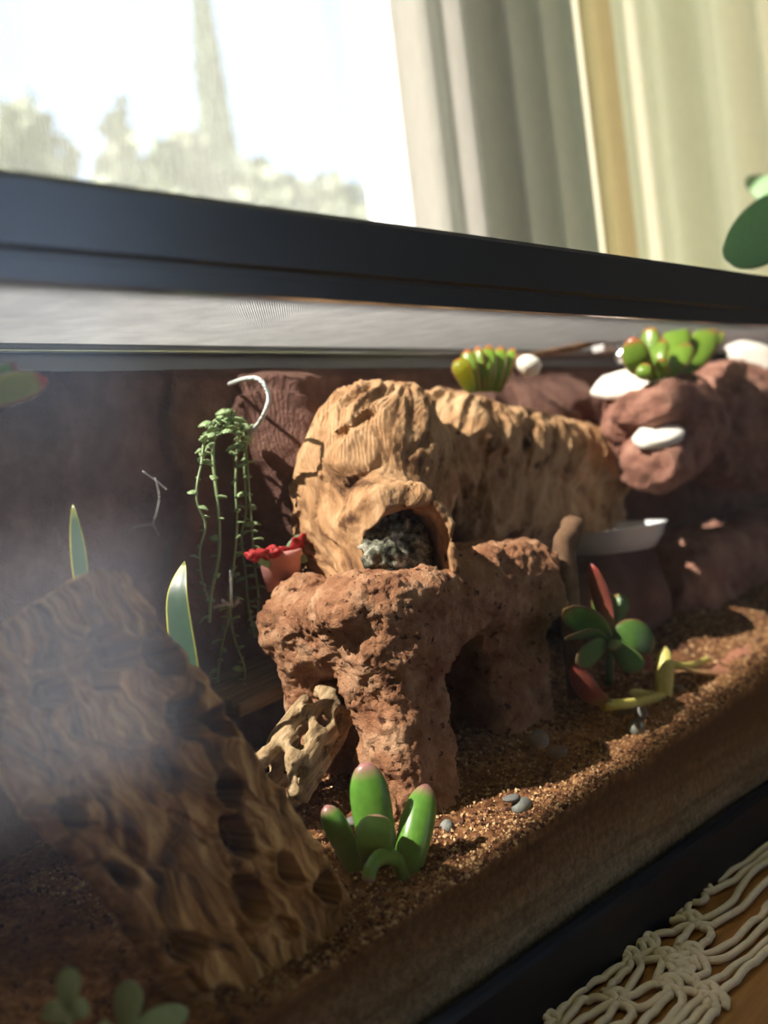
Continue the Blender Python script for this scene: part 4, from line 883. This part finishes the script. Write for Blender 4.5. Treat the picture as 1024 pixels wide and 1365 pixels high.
# trailing vine, each strand with its leaves
yv = 0.212; t = thing('trailing_vine', P(318, 560, Y=yv), 'thin trailing green vine with tiny leaves hanging from the hook', 'vine')
LV, LF, LA = tube(catmull([(0, 0, 0), (0, .0035, .0008), (0, .0072, 0)], 8), 0.0026 * np.array([.25, .7, .95, 1, .95, .8, .5, .05]), 0.0006, 8, side=(1, 0, 0))
lm = None
def vine_leaf_at(p, par, k):
    global lm
    if lm is None:
        lm = bpy.data.meshes.new('leaf'); lm.from_pydata(LV.tolist(), [], [list(map(int, f)) for f in LF]); lm.update()
        a_ = lm.attributes.new('flow', 'FLOAT_VECTOR', 'POINT'); a_.data.foreach_set('vector', LA.astype(np.float32).ravel()); lm.materials.append(MATS['vine_leaf'])
        lm.polygons.foreach_set('use_smooth', [True] * len(lm.polygons))
    o = bpy.data.objects.new('leaf', lm); COL.objects.link(o); o.parent = par; o.location = Vector(p) - Vector(par['_o'])
    o.rotation_euler = (random.uniform(-0.6, 0.5), random.uniform(-0.7, 0.7), random.choice((0, math.pi)) + random.uniform(-0.9, 0.9)); sc = random.uniform(0.75, 1.25) * (1.25 if k >= 7 else 1); o.scale = (sc, sc, sc)
strands = [([(315, 555), (290, 565), (284, 610), (291, 680), (292, 740), (282, 790), (279, 830)], 0), ([(318, 556), (285, 580), (267, 625), (262, 665), (274, 700), (266, 735), (270, 775), (278, 800)], 1),
           ([(322, 556), (330, 575), (326, 620), (328, 680), (322, 715), (327, 760), (332, 810), (340, 850)], 2), ([(320, 558), (316, 600), (314, 650), (316, 700), (312, 750), (306, 800), (312, 850), (326, 890), (322, 922)], 3),
           ([(322, 556), (328, 600), (335, 690), (338, 740), (345, 800), (342, 850)], 4), ([(310, 760), (308, 810), (296, 860), (290, 905), (293, 935)], 5), ([(315, 552), (300, 548), (275, 580), (268, 620)], 6)]
for sp_, k in strands:
    pts = catmull([P(a_, b_, Y=yv + 0.006 * math.sin(k * 2.3 + i * 0.8) + 0.004 * (k % 3)) for i, (a_, b_) in enumerate(sp_)], 44)
    V, F, A = tube(pts, 0.0008 if k else 0.0011, segs=6); so_ = mesh_obj('strand', V, F, 'vine_leaf', t, attr=A)
    for i in range(2, 43, 2 if k in (2, 3, 4, 6) else 3): vine_leaf_at(pts[i] + np.array([random.uniform(-.001, .001)] * 3), so_, k)
for k in range(26):
    a_, b_ = random.uniform(268, 340), random.uniform(552, 600); vine_leaf_at(P(a_, b_, Y=yv - 0.004 + random.uniform(-.008, .008)), so_, k)
# pale hose hook holding it
hk = catmull([P(335, 578, Y=.196), P(352, 552, Y=.178), P(358, 527, Y=.176), P(346, 506, Y=.182), P(326, 505, Y=.20), P(306, 512, Y=.236)], 30)
V, F, A = tube(hk, 0.0016, segs=10); tag(mesh_obj('hose_hook', V, F, 'hose'), 'thin pale curved hose hooking over from the backdrop above the vine', 'hose')

t = thing('cobweb', P(210, 690, Y=0.20), 'faint pale cobweb strands on the dark backdrop left of the vine', 'cobweb')
for pts in ([(207, 636), (212, 665), (204, 700)], [(170, 704), (188, 701), (206, 698)], [(204, 700), (212, 714)], [(190, 628), (207, 640), (222, 652)]):
    V, F, A = tube(catmull([P(a_, b_, Y=0.215) for a_, b_ in pts], 10), 0.0009, 0.0003, 6); mesh_obj('strand', V, F, 'web', t)
t = thing('cobweb', P(310, 805, Y=0.20), 'faint pale cobweb knot hanging low within the vine', 'cobweb')
for pts in ([(284, 810), (300, 806), (322, 803)], [(307, 760), (308, 785), (309, 805)], [(296, 800), (312, 808), (318, 798)]):
    V, F, A = tube(catmull([P(a_, b_, Y=0.20) for a_, b_ in pts], 10), 0.0010, 0.0004, 6); mesh_obj('strand', V, F, 'web', t)

# red flowers in a pink pot on the arch's shaded left end
fb = P(378, 786, Y=0.19); zt = fb[2]
t = thing('flower_pot', (fb[0], fb[1], zt), 'tiny pink pot of red flowers in shade left of the log', 'flower pot')
V, F = lathe([(0.0001, 0), (0.011, 0), (0.014, 0.020), (0.0155, 0.022), (0.0155, 0.026), (0.013, 0.026), (0.012, 0.020), (0.0001, 0.019)], 24, fb); mesh_obj('pot', V, F, 'pink_clay', t)
for k, (px, py) in enumerate([(350, 738), (365, 736), (382, 734), (398, 722), (408, 716), (338, 742)]):
    leaf(t, [(378, 762, .19), ((px + 378) / 2, py + 8, .186), (px, py, .182)], 14, 0.3, 'house_leaf', name='leaf', n=10)
    c = P(px, py, Y=.182); V, F = blob(c, (0.0050, 0.0045, 0.0030), (0.4 * k, 0.3, k), k + 60, amp=0.9); mesh_obj('flower', V, F, 'red_petal', t)
for px, py in [(388, 748), (396, 764), (404, 742)]: leaf(t, [(378, 762, .19), ((px + 378) / 2, py, .184), (px + 6, py + 6, .178)], 16, 0.2, 'house_leaf', n=10)

# water dish and clay foot on the right
dc = P(804, 728, Y=0.150); kk = depth(dc) / FPX; rd = 0.056
t = thing('water_dish', (dc[0], dc[1], dc[2] - 0.004), 'shallow shiny silvery water dish behind the arch at right', 'dish')
V, F = lathe([(0.0001, -0.004), (rd * 0.8, -0.004), (rd * 0.93, 0.006), (rd, 0.016), (rd * 1.03, 0.017), (rd * 0.98, 0.0155), (rd * 0.9, 0.006), (rd * 0.78, -0.002), (0.0001, -0.002)], 48, dc); mesh_obj('bowl', V, F, 'dish_plastic', t)
V, F = lathe([(0.0001, 0.010), (rd * 0.93, 0.010)], 48, dc); mesh_obj('water', V, F, 'water', t)
pdz = float(soil_z(dc[0], dc[1]))
V, F = blob((dc[0] + 0.01, dc[1] + 0.01, (dc[2] - 0.004 + pdz) / 2), (0.075, 0.045, (dc[2] - 0.004 - pdz) / 1.7), (0, 0, 0), 77, amp=0.35); V[:, 2] = np.clip(V[:, 2], pdz - 0.004, dc[2] - 0.0042)
tag(mesh_obj('dish_rock', V, F, 'foam_brown'), 'dark flat topped rock under the silvery water dish', 'rock')
V, F, A = tube(catmull([(*P(752, 745, Y=.085)[:2], 0.13), P(752, 745, Y=.085), P(757, 718, Y=.085), P(762, 698, Y=.088)], 14), np.array([.008] * 5 + [.010] * 5 + [.007] * 4), 0.008, 10)
V = V + 0.003 * np.stack([fbm(V * 60, 2, 5), fbm(V * 60, 2, 6), fbm(V * 60, 2, 7)], -1)
tag(mesh_obj('bark_stub', V, F, 'twig'), 'short brown bark stub standing in front of the water dish', 'bark')

# stick and metal tube high at the back right
V, F, A = tube(catmull([P(690, 478, Y=.205), P(770, 462, Y=.20), P(856, 440, Y=.20)], 16), 0.0034, segs=8); V += 0.0012 * np.stack([fbm(V * 90, 2, 5)] * 3, -1)
tag(mesh_obj('twig', V, F, 'twig'), 'brown twig lying slanted behind the rocks under the lid', 'twig')
V, F, A = tube([P(826, 478, Y=.15), P(866, 434, Y=.15)], 0.0052, segs=14)
tag(mesh_obj('probe_tube', V, F, 'steel'), 'short slanted silver tube left of the jade rosette', 'tube')
c = P(806, 458, Y=.212); tag(mesh_obj('sensor_box', *box_vf(c[0] - .012, c[0] + .012, c[1] - .006, c[1] + .008, c[2] - .009, c[2] + .009, 0.002), 'white_plastic'), 'small white square sensor box behind the silver tube', 'sensor')

# ------------------------------------------------------------------ houseplant standing on the lid at right, one leaf in view
hb = np.array([1.385, 0.10, ZR1 * 0 + ZL + 0.0052]); t = thing('houseplant', hb, 'potted houseplant on the lid with broad green leaves at right', 'plant')
V, F = lathe([(0.0001, 0), (0.040, 0), (0.052, 0.075), (0.056, 0.077), (0.056, 0.09), (0.050, 0.09), (0.047, 0.075), (0.0001, 0.072)], 32, hb); mesh_obj('pot', V, F, 'clay_pot', t)
def free_leaf(par, a_, mid, b_, W, mt, side):
    path = catmull([a_, mid, b_], 18); tt = np.linspace(0, 1, 18); pr_ = np.maximum(np.sin(np.clip(tt, 0.02, 0.995) * math.pi) ** 0.6, 0.03)
    V, F, A = tube(path, W * pr_, W * pr_ * 0.06, 12, side, 0.12); return mesh_obj('leaf', V, F, mt, par, attr=A)
l0, l3 = P(1120, 262, Y=0.045), P(1115, 250, Y=0.06)
leaf(t, [(1120, 262, .045), (1040, 296, .035), (964, 338, .028)], 84, 0.05, 'house_leaf', n=22, segs=14, w0=0.4, cup=0.12, twist=0.25)
leaf(t, [(1115, 250, .06), (1050, 276, .06), (986, 306, .055)], 52, 0.05, 'house_leaf', n=20, segs=14, w0=0.4, cup=0.12, twist=-0.2)
for dst in (l0, l3):
    V, F, A = tube(catmull([hb + np.array([0, 0, 0.07]), (hb + dst) / 2 + np.array([0, 0, 0.10]), dst], 18), 0.0022, segs=8); mesh_obj('stem', V, F, 'house_leaf', t, attr=A * np.array([0.3, 0.3, 1]))
for dx, dy, dz in [(0.10, 0.03, 0.20), (0.05, -0.08, 0.22), (0.06, 0.12, 0.22)]:
    e_ = hb + np.array([dx, dy, dz]); b_ = hb + np.array([dx * .3, dy * .3, 0.12]); free_leaf(t, b_, (b_ + e_) / 2 + np.array([0, 0, .02]), e_, 0.028, 'house_leaf', nrm([dy, -dx, 0.1]))
    V, F, A = tube(catmull([hb + np.array([0, 0, 0.07]), b_], 6), 0.002, segs=8); mesh_obj('stem', V, F, 'house_leaf', t, attr=A * np.array([0.3, 0.3, 1]))

# ------------------------------------------------------------------ macrame runner on the table
def MP(cx, cy, z): return P(702 + cx / 3.16, 1109 + cy / 3.16, Z=z)
mr_ = thing('macrame_runner', P(900, 1300, Z=0.0), 'knotted cream macrame cotton runner on the table beside the tank', 'table runner')
CR = 0.0024
cords = [[(890, 108), (960, 60), (1060, -10), (1300, -190)], [(735, 245), (830, 195), (900, 150), (1040, 50), (1300, -130)], [(745, 265), (850, 225), (930, 165), (1040, 85), (1300, -80)],
 [(700, 385), (800, 350), (870, 300), (905, 235), (950, 180), (1040, 120), (1300, -40)], [(710, 405), (770, 398), (830, 375), (920, 310), (1040, 195), (1300, 0)],
 [(690, 512), (790, 515), (870, 465), (950, 390), (1000, 350), (1040, 290), (1300, 60)], [(700, 540), (830, 545), (920, 480), (1040, 370), (1300, 150)], [(760, 655), (830, 610), (900, 560), (1040, 450), (1300, 240)],
 [(780, 700), (850, 660), (930, 580), (1040, 490), (1300, 290)], [(730, 258), (757, 285), (735, 305), (690, 300), (680, 340), (700, 375)], [(725, 258), (670, 300), (640, 365), (690, 378)],
 [(500, 440), (530, 410), (580, 380), (650, 378), (700, 385)], [(505, 450), (600, 430), (690, 400)], [(705, 400), (660, 450), (632, 500), (680, 515)], [(720, 395), (778, 430), (762, 465), (700, 515)],
 [(640, 515), (690, 520), (740, 545), (762, 590), (720, 625), (690, 650)], [(250, 662), (330, 615), (415, 560), (430, 540)], [(335, 695), (370, 640), (430, 580), (440, 550)], [(400, 700), (450, 640), (482, 570), (450, 545)],
 [(380, 525), (450, 545), (560, 545), (640, 530), (700, 520)], [(430, 510), (480, 455), (540, 450), (548, 490), (500, 525), (450, 540)], [(555, 515), (570, 570), (548, 630), (590, 665)], [(590, 560), (625, 600), (612, 640), (600, 665)],
 [(640, 575), (690, 600), (725, 650), (760, 690)], [(400, 715), (500, 665), (560, 650), (600, 660)], [(60, 860), (120, 800), (170, 730), (245, 662)], [(110, 850), (160, 815), (220, 730), (280, 710), (370, 715)], [(120, 880), (190, 840), (260, 780), (370, 730)],
 [(240, 900), (280, 850), (340, 790), (380, 730)], [(300, 900), (340, 850), (430, 800), (445, 765), (390, 725)], [(390, 720), (500, 745), (580, 690), (600, 665)], [(440, 880), (470, 840), (530, 770), (610, 690)],
 [(470, 890), (600, 800), (657, 720), (640, 680), (595, 655)], [(520, 900), (650, 790), (720, 720), (755, 690)], [(600, 900), (720, 780), (780, 715)], [(650, 910), (780, 780), (800, 740), (770, 690)], [(600, 665), (680, 680), (760, 690)], [(620, 640), (690, 600), (710, 540)]]
cord_n = 0
for ci, cpts in enumerate(cords):
    z0_ = CR + 0.0004
    pts = catmull([MP(a_, b_, z0_) for a_, b_ in cpts], 10 * len(cpts)); pts[:, 2] = z0_ + 0.0016 * np.abs(np.sin(np.linspace(0, math.pi * (2 + ci % 3), len(pts)) + ci))
    rr = CR * (np.linspace(0.25, 1, len(pts)) ** 0.5 if ci == 0 else np.ones(len(pts)))
    V, F, A = tube(pts, rr, segs=10); mesh_obj('cord', V, F, 'cotton', mr_)
for ki, (a_, b_, ang) in enumerate([(690, 385, .6), (690, 522, .7), (505, 480, .5), (430, 542, .8), (375, 718, .9), (600, 662, .6), (762, 692, 1.0), (670, 590, .4), (85, 815, .6), (735, 262, .4), (500, 505, 1.2), (625, 575, .9), (590, 545, 1.3), (650, 640, .2), (800, 735, 1.1)]):
    c = MP(a_, b_, 0.0); u = nrm(MP(a_ + 30 * math.cos(ang), b_ + 30 * math.sin(ang), 0) - c); v = np.cross([0, 0, 1], u)
    parts = []
    for s_, o_ in ((1, 0.0028), (-1, 0.0028), (0, 0.0)):
        if s_: ar = [c + u * (0.0068 * math.cos(q)) * 1.0 + v * (s_ * o_ + 0.0015 * math.sin(2 * q)) + np.array([0, 0, CR * 0.9 + 0.0036 * math.sin(q)]) for q in np.linspace(0, math.pi, 12)]
        else: ar = [c + v * (0.0058 * math.cos(q)) + np.array([0, 0, CR + 0.0042 * math.sin(q)]) for q in np.linspace(0, math.pi, 12)]
        V, F, A = tube(ar, CR * 1.02, segs=10); parts.append((V, F))
    mesh_obj('knot', *join(parts), 'cotton', mr_)

for o in bpy.data.objects:
    if '_o' in o: del o['_o']
